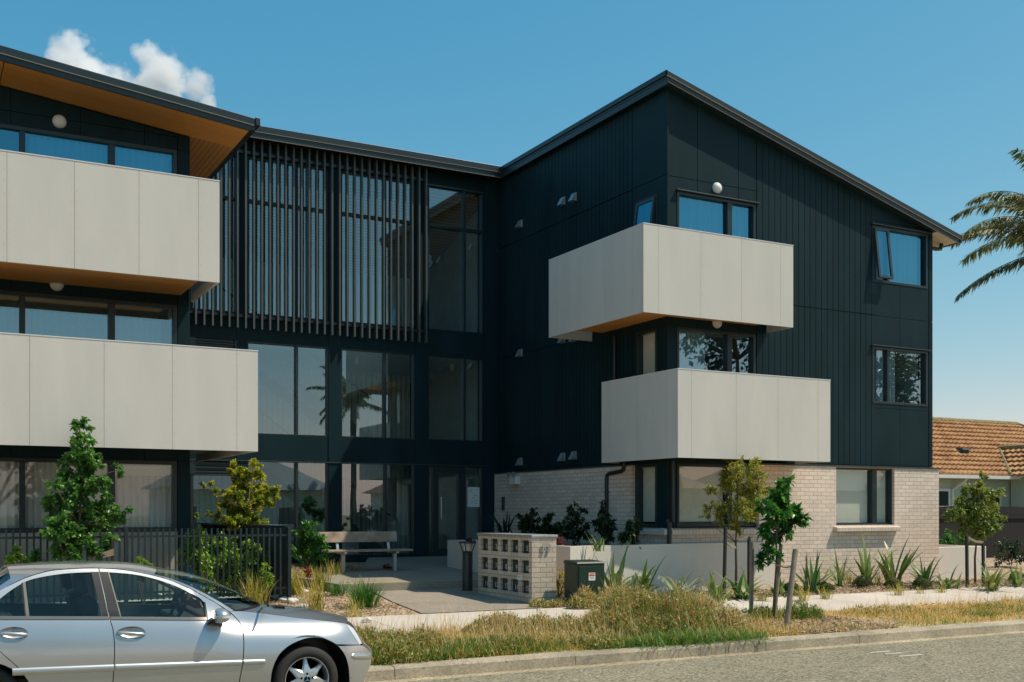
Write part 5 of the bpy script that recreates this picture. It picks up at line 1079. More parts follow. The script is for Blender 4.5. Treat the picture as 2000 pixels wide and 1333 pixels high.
def weeds(cx, cy, rx, ry, h, n, seed, tb, L=.058):
    rg = np.random.default_rng(seed); a = rg.random(n)*6.283; q = np.sqrt(rg.random(n)); X, Y = cx+np.cos(a)*q*rx, cy+np.sin(a)*q*ry
    top = h*np.sqrt(np.clip(1-q**2.2, 0, 1))*(.62+.34*np.sin(X*4.7+seed)*np.sin(Y*6.1+seed)+.2*np.sin(X*11.3+seed*2)*np.sin(Y*9.7)+.25*rg.random(n)**3); base = np.interp(Y, [p[0] for p in prof_g], [p[1] for p in prof_g])
    Z = base+top*(.25+.78*rg.random(n)**.6); D = unit(rdir(n, rg)+np.array([0, 0, .9])); t = np.clip(tb+.36*rg.normal(size=n)+.28*(Z-base)/h-.1, 0, 1)
    A = leaf_arrays(np.stack([X, Y, Z], 1), D, unit(rdir(n, rg)+np.array([.3, -.3, .7])), L*(.5+.8*rg.random(n)), .016*(.6+.8*rg.random(n)), t)
    m = n//4; st = ribbon_arrays(np.stack([X[:m], Y[:m], base[:m]-.01], 1), rg.random(m)*6.283, rg.uniform(.0, .35, m), rg.uniform(0, .6, m), top[:m]*(1.0+.55*rg.random(m)**2)+.04, .0055, np.clip(t[:m]+.15, 0, 1), 4)
    return A, st
W_ = [weeds(9.2, 12.85, 1.1, .75, .66, 19000, 1, .40), weeds(10.2, 12.95, .8, .6, .50, 11000, 2, .66), weeds(8.3, 12.9, .6, .6, .36, 4500, 3, .5), weeds(5.0, 12.6, 1.1, .85, .27, 13000, 4, .38), weeds(6.5, 12.4, .7, .5, .16, 4500, 12, .3), weeds(7.9, 12.2, .6, .35, .14, 3000, 13, .45), weeds(15.5, 12.4, .4, .3, .12, 350, 14, .2), weeds(18.2, 13.2, .6, .3, .12, 420, 15, .35), weeds(20.5, 12.8, .8, .4, .10, 500, 16, .4), weeds(7.4, 13.5, .9, .35, .3, 4500, 6, .5), weeds(12.5, 13.3, .3, .3, .3, 1200, 7, .15), weeds(11.6, 13.45, .35, .25, .26, 900, 8, .15), weeds(14.3, 13.4, .9, .35, .14, 900, 9, .6), weeds(7.2, 12.6, .7, .4, .14, 2200, 21, .55), weeds(14.8, 12.9, 1.2, .5, .10, 900, 22, .5), weeds(17.5, 12.6, 1.3, .5, .09, 800, 23, .55), weeds(19.5, 13.3, 1.0, .3, .12, 700, 24, .6), weeds(16.5, 13.0, .3, .3, .17, 260, 10, .2), weeds(10.1, 15.62, .6, .2, .42, 3600, 11, .6), weeds(9.4, 15.98, .4, .16, .24, 1300, 17, .6), weeds(11.0, 15.95, .6, .2, .26, 1500, 18, .5)]
struct(put('weeds', join([a for a, _ in W_]), L_weed), 'mounds of wild green and rusty weeds on the verge', 'weeds', 'stuff')
struct(put('weed_stems', join([s for _, s in W_]), L_weed), 'thin stems standing up among the verge weeds', 'weeds', 'stuff')
rg = np.random.default_rng(77); fl = []
for (cx, cy, rx, ry, h0, h1, n) in ((9.2, 12.8, 1.0, .7, .35, .6, 90), (10.25, 12.9, .7, .5, .25, .45, 420), (5.2, 12.7, .7, .7, .1, .24, 40), (7.4, 13.3, 1.0, .5, .15, .3, 40), (16, 13.0, 2.5, .5, .1, .2, 40)):
    a, q = rg.random(n)*6.283, np.sqrt(rg.random(n)); P = np.stack([cx+np.cos(a)*q*rx, cy+np.sin(a)*q*ry, .17+rg.uniform(h0, h1, n)*np.sqrt(1-q*q*.8)], 1)
    for s in range(3): fl.append(leaf_arrays(P, unit(rdir(n, rg)+np.array([0, 0, .6])), rdir(n, rg), .028, .02, np.full(n, .95 if n > 400 else 0)+rg.normal(size=n)*.02+(0 if n > 400 else rg.choice([0, .33, .5], n))))
struct(put('wild_flowers', join(fl), leaf_mat('wild_flower', [(.30, .03, .02), (.62, .08, .02), (.70, .42, .02), (.72, .68, .52)], .6)), 'tiny red, yellow and cream flowers scattered over the verge weeds', 'flowers', 'stuff')
# bark chips lying loose on the mulch
def chips(n, x0, x1, y0, y1, seed, keep=None):
    rg = np.random.default_rng(seed); X, Y = rg.uniform(x0, x1, n), rg.uniform(y0, y1, n)
    if keep is not None: m = keep(X, Y); X, Y = X[m], Y[m]
    n = len(X); Z = np.interp(Y, [p[0] for p in prof_g], [p[1] for p in prof_g])+.004+.03*rg.random(n); a = rg.random(n)*6.283
    D = np.stack([np.cos(a), np.sin(a), rg.normal(size=n)*.25], 1); return leaf_arrays(np.stack([X, Y, Z], 1), D, np.array([0, 0, 1.])+rdir(n, rg)*.35, .03+.05*rg.random(n), .014+.02*rg.random(n), rg.random(n), .25)
inp = lambda X, Y: ~((X > 7.0+.22*(Y-15.9)/3.6) & (X < 10.0)) & ~((X > 6.5) & (Y > 19.4) & (X < 8.4+(Y-22)*.45))
arr = [chips(9000, 10.3, 24, 15.9, 17.15, 1), chips(9000, 2.5, 7.9, 15.9, 21.5, 2, inp), chips(2600, 10.75, 13.1, 11.9, 13.6, 3), chips(2500, 7.0, 8.8, 22.2, 24.5, 4)]
struct(put('bark_chips', join(arr), leaf_mat('bark_chip', [(.10, .06, .035), (.28, .19, .115), (.44, .33, .22), (.60, .50, .37)], .9, trans=.02)), 'loose pale bark chips over the garden beds', 'bark chips', 'stuff')
# ---------------------------------------------------------------- the parked silver saloon
Y0, WD = 9.86, 1.70; YM = Y0+WD/2
Zb = lambda X: .947+(2.27-X)*.049                                       # belt line
T1 = ((-.85, .10), (-.72, .06), (-.60, .028), (-.47, .006), (-.38, 0), (-.30, .0), (-.22, .008), (-.13, .026), (-.06, .048), (0, .072), (.06, .10), (.40, .285), (.46, .34), (.52, .46))
T2 = ((-.85, .10), (-.72, .06), (-.60, .028), (-.47, .006), (-.38, 0), (-.30, .004), (-.22, .020), (-.16, .042), (-.11, .07), (-.06, .112), (-.02, .16), (.03, .24), (.1, .36))
def lerpT(T, h):
    xs = [a for a, _ in T]; i = max(0, min(len(T)-2, sum(1 for x in xs if x <= h)-1))
    p = lambda k: T[max(0, min(len(T)-1, k))]
    (x0, y0), (x1, y1) = p(i), p(i+1); t = (h-x0)/(x1-x0)
    m0 = (p(i+1)[1]-p(i-1)[1])/max(1e-6, p(i+1)[0]-p(i-1)[0]); m1 = (p(i+2)[1]-p(i)[1])/max(1e-6, p(i+2)[0]-p(i)[0]); d = x1-x0
    return (2*t**3-3*t*t+1)*y0+(t**3-2*t*t+t)*m0*d+(-2*t**3+3*t*t)*y1+(t**3-t*t)*m1*d
def Ys(X, Z):
    h = Z-Zb(X); b = min(1, max(0, (X-2.15)/.55)); b = b*b*(3-2*b)
    y = lerpT(T1, h)*(1-b)+lerpT(T2, h)*b
    y += .40*max(0, (X-3.28)/.75)**2.3+.30*max(0, (.15-X)/.8)**2.2
    return Y0+y
def C(px, py):
    Y = Y0+.05
    for _ in range(30): q = atY(px, py, Y); Y = .5*Y+.5*Ys(q.x, q.z)
    return (q.x, q.z)
CAR = thing('parked_car', 'silver four door saloon car parked at the kerb in the foreground', 'car', (1.8, YM, 0))
def flake(name, col, metal, rough):
    m, N, L, out = nodes(name); p = N('ShaderNodeBsdfPrincipled', Roughness=rough, Metallic=metal); p.inputs['Coat Weight'].default_value = 1.; p.inputs['Coat Roughness'].default_value = .04
    tc = N('ShaderNodeTexCoord'); v = N('ShaderNodeTexVoronoi', Scale=900.); L(tc.outputs['Object'], v.inputs['Vector']); s = N('ShaderNodeSeparateColor'); L(v.outputs['Color'], s.inputs[0])
    n = N('ShaderNodeTexNoise', Scale=2.5, Detail=4.); L(tc.outputs['Object'], n.inputs['Vector'])
    a = N('ShaderNodeMath', operation='MULTIPLY_ADD'); L(s.outputs[0], a.inputs[0]); a.inputs[1].default_value = .16; a.inputs[2].default_value = .88
    b = N('ShaderNodeMath', operation='MULTIPLY_ADD'); L(n.outputs['Fac'], b.inputs[0]); b.inputs[1].default_value = .10; b.inputs[2].default_value = .95
    c = N('ShaderNodeMath', operation='MULTIPLY'); L(a.outputs[0], c.inputs[0]); L(b.outputs[0], c.inputs[1])
    mx = N('ShaderNodeVectorMath', operation='SCALE'); mx.inputs[0].default_value = col; L(c.outputs[0], mx.inputs['Scale']); L(mx.outputs[0], p.inputs['Base Color']); L(p.outputs[0], out.inputs[0]); return m
m_paint = flake('silver_paint', (.55, .565, .575), .72, .30)
m_rub = M('black_trim', (.010, .011, .012), .35, var=.1); m_int = M('dark_upholstery', (.022, .025, .028), .75, var=.15, scale=20)
m_belt = M('brushed_dark_trim', (.20, .185, .165), .35, .6, var=.05); m_carg = glass_mat('car_glass', (.72, .88, .84), base=.05, gain=1.1)
m_alloy = M('silver_alloy', (.62, .64, .66), .3, .75, var=.05); m_tyre = M('tyre_rubber', (.030, .028, .026), .8, var=.25, scale=9, bump=.25, bscale=120)
m_chrome = M('chrome', (.75, .76, .78), .12, 1., var=.02); m_lamp = M('clear_lamp', (.62, .64, .62), .08, var=.02, coat=1.)
def inside(p, poly):
    x, z = p; c = False; n = len(poly)
    for i in range(n):
        (x1, z1), (x2, z2) = poly[i], poly[(i+1) % n]
        if (z1 > z) != (z2 > z) and x < (x2-x1)*(z-z1)/(z2-z1)+x1: c = not c
    return c
def dens(poly, st=.035):
    o = []
    for i in range(len(poly)):
        a, b = Vector(poly[i]), Vector(poly[(i+1) % len(poly)]); n = max(1, int((b-a).length/st)); o += [tuple(a.lerp(b, k/n)) for k in range(n)]
    return o
def smooth_poly(pts, closed=True, k=4):
    """Catmull-Rom through traced points"""
    n = len(pts); o = []
    for i in range(n if closed else n-1):
        P = [Vector(pts[(i+j) % n]) if closed else Vector(pts[max(0, min(n-1, i+j))]) for j in (-1, 0, 1, 2)]
        for s in range(k):
            t = s/k; o.append(tuple(.5*((2*P[1])+(-P[0]+P[2])*t+(2*P[0]-5*P[1]+4*P[2]-P[3])*t*t+(-P[0]+3*P[1]-3*P[2]+P[3])*t**3)))
    if not closed: o.append(tuple(pts[-1]))
    return o
def skin(name, poly, mat, parent, holes=(), off=0., edge=.022, far=True, fn=Ys, st=.04):
    poly = dens(poly); holes = [dens(h) for h in holes]; V = list(poly); E = [(i, (i+1) % len(poly)) for i in range(len(poly))]
    for h in holes: o = len(V); V += h; E += [(o+i, o+(i+1) % len(h)) for i in range(len(h))]
    nb = len(V); bd = [Vector(v) for v in V]
    xs = [p[0] for p in poly]; zs = [p[1] for p in poly]; x = min(xs)+st/2
    while x < max(xs):
        z = min(zs)+st/2
        while z < max(zs):
            p = (x, z)
            if inside(p, poly) and not any(inside(p, h) for h in holes) and min((Vector(p)-q).length_squared for q in bd) > (st*.45)**2: V.append(p)
            z += st
        x += st
    r = geometry.delaunay_2d_cdt([Vector(v) for v in V], E, [], 0, 1e-5); P = [tuple(v) for v in r[0]]
    F3 = []
    for f in r[2]:
        c = (sum(P[i][0] for i in f)/3, sum(P[i][1] for i in f)/3)
        if inside(c, poly) and not any(inside(c, h) for h in holes): F3.append(f)
    def one(sgn):
        v3, nn = [], []
        for (a, z) in P:
            y = fn(a, z)+off; e = .004; gx, gz_ = (fn(a+e, z)-fn(a-e, z))/(2*e), (fn(a, z+e)-fn(a, z-e))/(2*e)
            n_ = Vector((gx, -1, gz_)).normalized()
            if sgn < 0: y = 2*YM-y; n_ = Vector((n_.x, -n_.y, n_.z))
            v3.append((a, y, z)); nn.append(n_)
        fs = []
        for f in F3:
            a, b, c = (Vector(v3[i]) for i in f); fs.append(tuple(f) if (b-a).cross(c-a).dot(nn[f[0]]) > 0 else tuple(reversed(f)))
        cnt = {}
        for f in fs:
            for i in range(3): cnt.setdefault(frozenset((f[i], f[(i+1) % 3])), []).append((f[i], f[(i+1) % 3]))
        if edge:
            dup = {}
            for k_, l in cnt.items():
                if len(l) == 1:
                    a, b = l[0]
                    for q in (a, b):
                        for key in ((q, 0), (q, 1)):
                            if key not in dup:
                                dup[key] = len(v3); y = v3[q][1]+(edge*sgn if key[1] else 0); v3.append((v3[q][0], y, v3[q][2])); nn.append(None)
                    fs.append((dup[(b, 0)], dup[(a, 0)], dup[(a, 1)], dup[(b, 1)]))
        me = bpy.data.meshes.new(name); me.from_pydata(v3, [], fs); me.materials.append(mat); o = finish(me, name, parent)
        me.polygons.foreach_set('use_smooth', [len(f) == 3 for f in fs])
        me.normals_split_custom_set_from_vertices([tuple(n_) if n_ else (0, 0, 0) for n_ in nn]); return o
    o = one(1)
    return (o, one(-1)) if far else (o, None)
cc = lambda L_: [C(*p) for p in L_]
gapline = [(380, 1155), (352, 1141.5), (325, 1131), (281, 1120), (237, 1112.8), (193, 1110)]
fglass = smooth_poly(cc([(399, 1178), (391, 1169), (370, 1158), (340, 1144), (300, 1130.5), (259, 1122), (211, 1118)]), False)+cc([(234, 1205), (403.5, 1206)])
arch = cc([(528, 1352), (528.5, 1333), (531, 1312), (537, 1294), (546, 1278), (560, 1264.5), (573, 1256.5), (588, 1250), (600, 1246.5), (612, 1245.3), (624, 1246), (636, 1248.5), (648, 1253.5), (659, 1260.5), (667, 1269.5), (674, 1280), (679, 1294), (682, 1312), (683, 1333), (683, 1352)])
hub = C(602, 1329)
dgap = [(448, 1194.5), (464.5, 1211), (471, 1223), (474.5, 1234.6), (476.3, 1258), (475.5, 1280), (473.6, 1299), (467.3, 1333), (463, 1364)]
hoodl = [(475, 1194.5), (500, 1197), (525, 1200), (552, 1203.5), (578, 1207), (605, 1209.8), (632, 1213), (655, 1215.5), (675, 1218.5)]
def shift(L_, dx): return [(x+dx, y) for x, y in L_]
wing = smooth_poly(cc(shift(dgap, .9)), False)[::-1]+smooth_poly(cc(hoodl), False)+cc([(684, 1232), (694, 1247), (701.5, 1259.5)])+cc([(662, 1261.4)])+[p for p in smooth_poly(arch, False) if True][::-1][0:0]
aidx = [i for i, p in enumerate(arch)]; arch_s = smooth_poly(arch, False)
top = min(range(len(arch_s)), key=lambda i: (Vector(arch_s[i])-Vector(C(660, 1261))).length)
wing = smooth_poly(cc(shift(dgap, .9)), False)[::-1]+smooth_poly(cc(hoodl), False)+cc([(684, 1232), (694, 1247), (701.5, 1259.3)])+arch_s[:top][::-1]+cc([(526, 1366)])
wg, _ = skin('front_wing', wing, m_paint, CAR)
def ell(px, py, rx, ry, n=26): return [C(px+rx*math.cos(2*math.pi*i/n), py+ry*math.sin(2*math.pi*i/n)*(1+.12*math.cos(2*math.pi*i/n))) for i in range(n)]
h1, h2 = ell(256, 1236.5, 28.5, 12.5), ell(26, 1237.5, 29, 12.5)
fdoor = smooth_poly(cc(shift([(447, 1195.5)]+dgap[1:], -.9)), False)+cc([(216, 1368), (221.5, 1333), (224.8, 1270), (224, 1250), (221.3, 1228), (215, 1209), (206, 1163), (194, 1111)])+smooth_poly(cc([(x, y+.8) for x, y in gapline[::-1]]+[(421, 1178)]), False)[1:]
fd, fdf = skin('front_door', fdoor, m_paint, CAR, [fglass, h1])
rglass = smooth_poly(cc([(178.4, 1118), (140, 1119.5), (104, 1123.5), (74, 1129), (51, 1136), (22, 1153), (-10, 1178)]), False)+cc([(-40, 1203), (-40, 1206), (199, 1205.5)])
rgap = [(192, 1110.3), (152, 1110.8), (104, 1114.5), (75, 1121), (47, 1130.5), (22, 1142), (0, 1153.5), (-40, 1180)]
rdoor = smooth_poly(cc([(x, y+.6) for x, y in rgap]), False)+cc([(-62, 1204), (-58, 1235), (-30, 1255), (0, 1272), (36, 1303.5), (57, 1333), (72, 1368), (214, 1368), (219.7, 1333), (223, 1270), (222.2, 1250), (219.5, 1228), (213.2, 1209), (204.5, 1163)])
rd, rdf = skin('rear_door', rdoor, m_paint, CAR, [rglass, h2])
for nm, pl, dr in (('window_glass', fglass, fd), ('window_glass', rglass, rd)):
    a, b = skin(nm, pl, m_carg, dr, off=.012, edge=0, far=True, st=.12)
    if b: b.parent = fdf if dr is fd else rdf
def trimp(name, pts, dr, off=-.002, mat=m_rub, edge=.012):
    a, b = skin(name, cc(pts), mat, dr, off=off, edge=edge); b.parent = {fd: fdf, rd: rdf}.get(dr, dr); return a
trimp('pillar_trim', [(195, 1117.3), (211.5, 1117.5), (235, 1205), (214, 1205)], fd); trimp('pillar_trim', [(177.8, 1117.5), (193, 1117.2), (212, 1205), (199.5, 1205)], rd)
trimp('pillar_trim', [(210.2, 1117.4), (212.6, 1117.4), (237.2, 1205.5), (234.4, 1205.5)], fd, -.005, m_belt)
trimp('window_bar', [(44.5, 1138), (49.5, 1136.3), (57.5, 1205.3), (51, 1205.3)], rd, -.003, m_belt); trimp('window_bar', [(41.5, 1139.5), (44.5, 1138), (51, 1205.3), (48.5, 1205.3)], rd)
trimp('belt_trim', [(215.5, 1204.5), (403, 1205.5), (405, 1211.2), (216, 1209.8)], fd, -.008, m_belt); trimp('belt_trim', [(-45, 1203.5), (212.3, 1204.3), (213.3, 1209.6), (-48, 1209.5)], rd, -.008, m_belt)
trimp('window_seal', [(398, 1175), (401, 1177), (407, 1211), (397, 1211), (402, 1204)], fd, -.006)
# side mouldings: half-round strips that stand out of the doors
def mould(dr, a, b, nose=False):
    """a, b: (px, top y, bottom y) at the two ends"""
    n, V, Fq = 22, [], []
    for i in range(n+1):
        t = i/n; px = a[0]+(b[0]-a[0])*t; y1 = a[1]+(b[1]-a[1])*t; y2 = a[2]+(b[2]-a[2])*t
        if nose and t > .9: s_ = math.sqrt(max(0, 1-((t-.9)/.1)**2)); ym = (y1+y2)/2; y1, y2 = ym+(y1-ym)*max(.03, s_), ym+(y2-ym)*max(.03, s_)
        for k in range(7):
            X, Z = C(px, y1+(y2-y1)*k/6); o = (.0, .011, .0155, .0165, .0155, .011, .0)[k]*(1 if not nose or t < .93 else max(.05, 1-((t-.93)/.07)**2)); V.append((X, Ys(X, Z)-o-.0005, Z))
    for i in range(n):
        for k in range(6): Fq.append((i*7+k, i*7+k+1, (i+1)*7+k+1, (i+1)*7+k))
    p = MB(); p.add(V, Fq); p.add([V[k] for k in range(7)], [tuple(range(7))]); p.build('side_moulding', m_paint, dr, smooth=True)
mould(rd, (24, 1305.8, 1320.5), (222.3, 1298, 1311.6)); mould(fd, (225.5, 1297.8, 1311.4), (472.5, 1289, 1300.3)); mould(wg, (475.5, 1288.8, 1300), (520, 1287.5, 1297.8), True)
# rear wing and tail, mostly outside the picture
E0 = C(-62, 1204); rwx = hub[0]-2.715
rarch = [(rwx+.36*math.cos(R(a)), .33+.36*math.sin(R(a))) for a in range(-8, 190, 9)]
rw = cc([(-62.6, 1204), (-59, 1236), (-31, 1256), (-1, 1273), (35, 1304.5)])
rw = rw+[p for p in rarch if p[0] < rw[-1][0]-.01]+[(rwx-.37, .24), (-.42, .26), (-.55, .40), (-.60, .62), (-.60, .98), (-.50, 1.06), (-.1, 1.08), (E0[0]-.02, Zb(E0[0])+.04)]
skin('rear_wing', rw, m_paint, CAR)
CP = cc([(-41, 1180.5), (-62.6, 1204)]); 
# roof, screens, bonnet as lofts across the car
def loft(name, E, Cn, us, mat, parent, pw=2.4, drop=0., thick=0):
    V, Fq = [], []
    for (X, Z), (Xc, Zc) in zip(E, Cn):
        Ye = Ys(X, Z); hw = YM-Ye
        for u in us:
            k = 1-u*u; kz = 1-abs(u)**pw; V.append((X+(Xc-X)*k, YM+u*hw, Z+(Zc-Z)*kz-drop))
    m = len(us)
    for i in range(len(E)-1):
        for j in range(m-1): Fq.append((i*m+j, i*m+j+1, (i+1)*m+j+1, (i+1)*m+j))
    p = MB(); p.add(V, Fq); o = p.build(name, mat, parent, smooth=True)
    return o
def resample(pts, n):
    P = [Vector(p) for p in pts]; d = [0]
    for a, b in zip(P, P[1:]): d.append(d[-1]+(b-a).length)
    o = []
    for i in range(n):
        s = d[-1]*i/(n-1); j = max(k for k in range(len(d)-1) if d[k] <= s+1e-9); o.append(tuple(P[j].lerp(P[j+1], min(1, (s-d[j])/max(1e-9, d[j+1]-d[j])))))
    return o
U = [-1+2*i/28 for i in range(29)]
rfE = smooth_poly(cc([(300, 1123.8), (281, 1119.6), (237, 1112.2), (193, 1109.2), (152, 1109.6), (104, 1113.4), (75, 1119.8), (47, 1129.5), (22, 1141)]), False)
zc = lambda px, py: atY(px, py, YM)
sil = [(340, 1121), (310, 1110), (260, 1100), (200, 1096.5), (130, 1097), (60, 1100.5), (0, 1106), (-60, 1115)]
silp = smooth_poly([(zc(*p).x, zc(*p).z) for p in sil], False)
def silz(X):
    for (a, za), (b, zb_) in zip(silp, silp[1:]):
        if b <= X <= a: return za+(zb_-za)*(X-a)/(b-a)
    return silp[0][1] if X > silp[0][0] else silp[-1][1]
rfC = [(X+.10*max(0, 1-i/14), silz(X+.1*max(0, 1-i/14))) for i, (X, Z) in enumerate(rfE)]
rfC = [(a, max(z, e[1]+.035)) for (a, z), e in zip(rfC, rfE)]
loft('roof', rfE, rfC, U, m_paint, CAR, 2.6)
wsE = smooth_poly(cc([(449, 1194.6), (421, 1177), (380, 1154), (352, 1140.8), (325, 1130.4), (300, 1123.9)]), False); n_ = len(wsE)
wsC = [(X+.42*(1-i/(n_-1))+.10*(i/(n_-1)), Z+.03*(1-i/(n_-1))+(rfC[0][1]-rfE[0][1])*(i/(n_-1))+.012*math.sin(math.pi*i/(n_-1))) for i, (X, Z) in enumerate(wsE)]
Ug = [-.94+1.88*i/24 for i in range(25)]
ws = loft('windscreen', wsE, wsC, Ug, m_carg, CAR, 2.6)
for s in (-1, 1): loft('windscreen_pillar', wsE, wsC, [s*(.945+.055*k/4) for k in range(5)], m_paint, CAR, 2.6); loft('screen_seal', wsE, wsC, [s*(.925+.022*k/2) for k in range(3)], m_rub, CAR, 2.6, drop=-.003)
rsE = resample([rfE[-1], C(-41, 1180), (E0[0]-.02, Zb(E0[0])+.04)], 8); rsC = [(X-.28*(i/7)-.06, Z+.03+.03*(1-i/7)) for i, (X, Z) in enumerate(rsE)]
rsC[0] = rfC[-1]; loft('rear_screen', rsE, rsC, [-.86+1.72*i/12 for i in range(13)], m_carg, CAR, 2.6)
for s in (-1, 1): loft('rear_pillar', rsE, rsC, [s*(.86+.14*k/4) for k in range(5)], m_paint, CAR, 2.6)
btE = [(E0[0]-.02, Zb(E0[0])+.04), (-.1, 1.08), (-.5, 1.06), (-.60, .98), (-.60, .62), (-.55, .40)]; loft('boot_lid', btE, [(rsC[-1][0], rsC[-1][1])]+[(x-.08, z+.02) for x, z in btE[1:]], U, m_paint, CAR, 4)
hdE = smooth_poly(cc([(x, y-.6) for x, y in hoodl]), False); hs_ = [(480, 1185.2), (500, 1185.8), (542, 1188.9), (570, 1192.5), (596, 1196.8), (632, 1204), (661, 1212.5), (682, 1220)]
hsp = smooth_poly([(zc(*p).x, zc(*p).z) for p in hs_], False)
def hz(X):
    for (a, za), (b, zb_) in zip(hsp, hsp[1:]):
        if a <= X <= b: return za+(zb_-za)*(X-a)/(b-a)
    return hsp[0][1] if X < hsp[0][0] else hsp[-1][1]
n_ = len(hdE); hdC = [(X+.30-.12*i/(n_-1), max(Z+.015, min(hz(X), Z+.10))) for i, (X, Z) in enumerate(hdE)]
bon = loft('bonnet', hdE, hdC, U, m_paint, CAR, 2.2)
p = MB()
for k in range(5): q = hdC[5]; p.box(q[0]-.05+k*.022, q[0]-.038+k*.022, YM-.30, YM-.16, q[1]-.035, q[1]+.006)
p.build('washer_grille', m_rub, bon)
cwE = [C(449, 1194.8), C(462, 1194.7), C(475, 1194.5)]; cw_ = [(wsC[0][0], wsC[0][1]-.004), ((wsC[0][0]+hdC[0][0])/2, wsC[0][1]-.02), (hdC[0][0], hdC[0][1]-.015)]; loft('scuttle', cwE, cw_, [-.93+1.86*i/16 for i in range(17)], m_rub, CAR, 2.4)
p = MB()
for yo in (.25, -.35): q = wsC[1]; p.tube([(q[0]+.02, YM+yo, q[1]+.0), (q[0]-.06, YM+yo-.25, q[1]+.03), (q[0]-.10, YM+yo-.5, q[1]+.01)], .011, 6)
p.build('wiper', m_rub, CAR)
for s in (1,):
    hl = cc([(675, 1218.5), (683, 1222.5), (690, 1228), (698, 1240), (704.5, 1252), (706.5, 1256.5), (702, 1259.8), (694, 1247), (684, 1232)]); skin('headlight', hl, m_lamp, CAR, off=-.003)
bmp = arch_s[top:][:]+cc([(684, 1366), (700, 1364), (708, 1340), (713, 1323), (721, 1303), (724.3, 1288), (724.7, 1280), (722, 1274), (716, 1267), (709, 1261.5), (702, 1260.8), (680, 1261.6), (663, 1262.5)])
bp, _ = skin('front_bumper', bmp, m_paint, CAR); 
ol = cc([(675, 1218.5), (684, 1223), (690, 1228.5), (704, 1252), (709, 1261), (716, 1267), (722, 1274), (724.7, 1280), (724.3, 1288), (721, 1303), (713, 1323), (708, 1340), (700, 1364)])
loft('nose', ol, [(x+.16, z) for x, z in ol], U, m_paint, CAR, 2.5)
n, V, Fq = 16, [], []
for i in range(n+1):
    px = 686+(723.8-686)*i/n; w_ = math.sqrt(max(.02, min(1, (i/n)*4)*(2-min(1, (i/n)*4)))); ym = 1282
    for k in range(7): X, Z = C(px, ym-6.6*w_+13.2*w_*k/6); V.append((X, Ys(X, Z)-(.0, .010, .015, .016, .015, .010, .0)[k]*w_-.0005, Z))
for i in range(n):
    for k in range(6): Fq.append((i*7+k, i*7+k+1, (i+1)*7+k+1, (i+1)*7+k))
p = MB(); p.add(V, Fq); p.build('bumper_strip', m_paint, bp, smooth=True)
p = MB(); p.add([(x, Ys(x, z)-.0015, z) for x, z in cc([(685, 1324.3), (712, 1321.6), (712, 1323), (685, 1325.6)])], [(0, 1, 2, 3)]); p.build('bumper_seam', m_rub, bp, fix=False)
# handles in dished recesses
for (px, py, rx, ry, dr, hh) in ((256, 1236.5, 28.5, 12.5, fd, h1), (26, 1237.5, 29, 12.5, rd, h2)):
    hd = dens(hh); c0 = C(px, py); V = []; m = len(hd)
    for f_, d_ in ((1, .0), (.92, .012), (.7, .026), (.35, .033), (0.02, .035)): V += [(c0[0]+(x-c0[0])*f_, Ys(x, z)+d_, c0[1]+(z-c0[1])*f_) for x, z in hd]
    p = MB(); p.add(V, [(r_*m+i, r_*m+(i+1) % m, (r_+1)*m+(i+1) % m, (r_+1)*m+i) for r_ in range(4) for i in range(m)]); rc = p.build('handle_recess', m_paint, dr, smooth=True)
    a = C(px-rx*.94, py+.5); b = C(px+rx*.96, py+3.0); p = MB(); pth, rad = [], []
    for i in range(11): t = i/10; X = a[0]+(b[0]-a[0])*t; Z = a[1]+(b[1]-a[1])*t+.004*math.sin(math.pi*t); pth.append((X, Ys(X, Z)-.018*math.sin(math.pi*t)**.5-.002, Z)); rad.append(.0165 if t < .8 else .0165-.03*(t-.8)**1.0)
    p.tube(pth, rad, 12); p.build('door_handle', m_paint, dr, smooth=True)
    p = MB(); p.lathe([(.0, -.006), (.010, -.005), (.012, 0)], (a[0]+.028, Ys(*a)-.018, a[1]), 'Y', 14); p.build('lock', m_chrome, dr, smooth='auto')
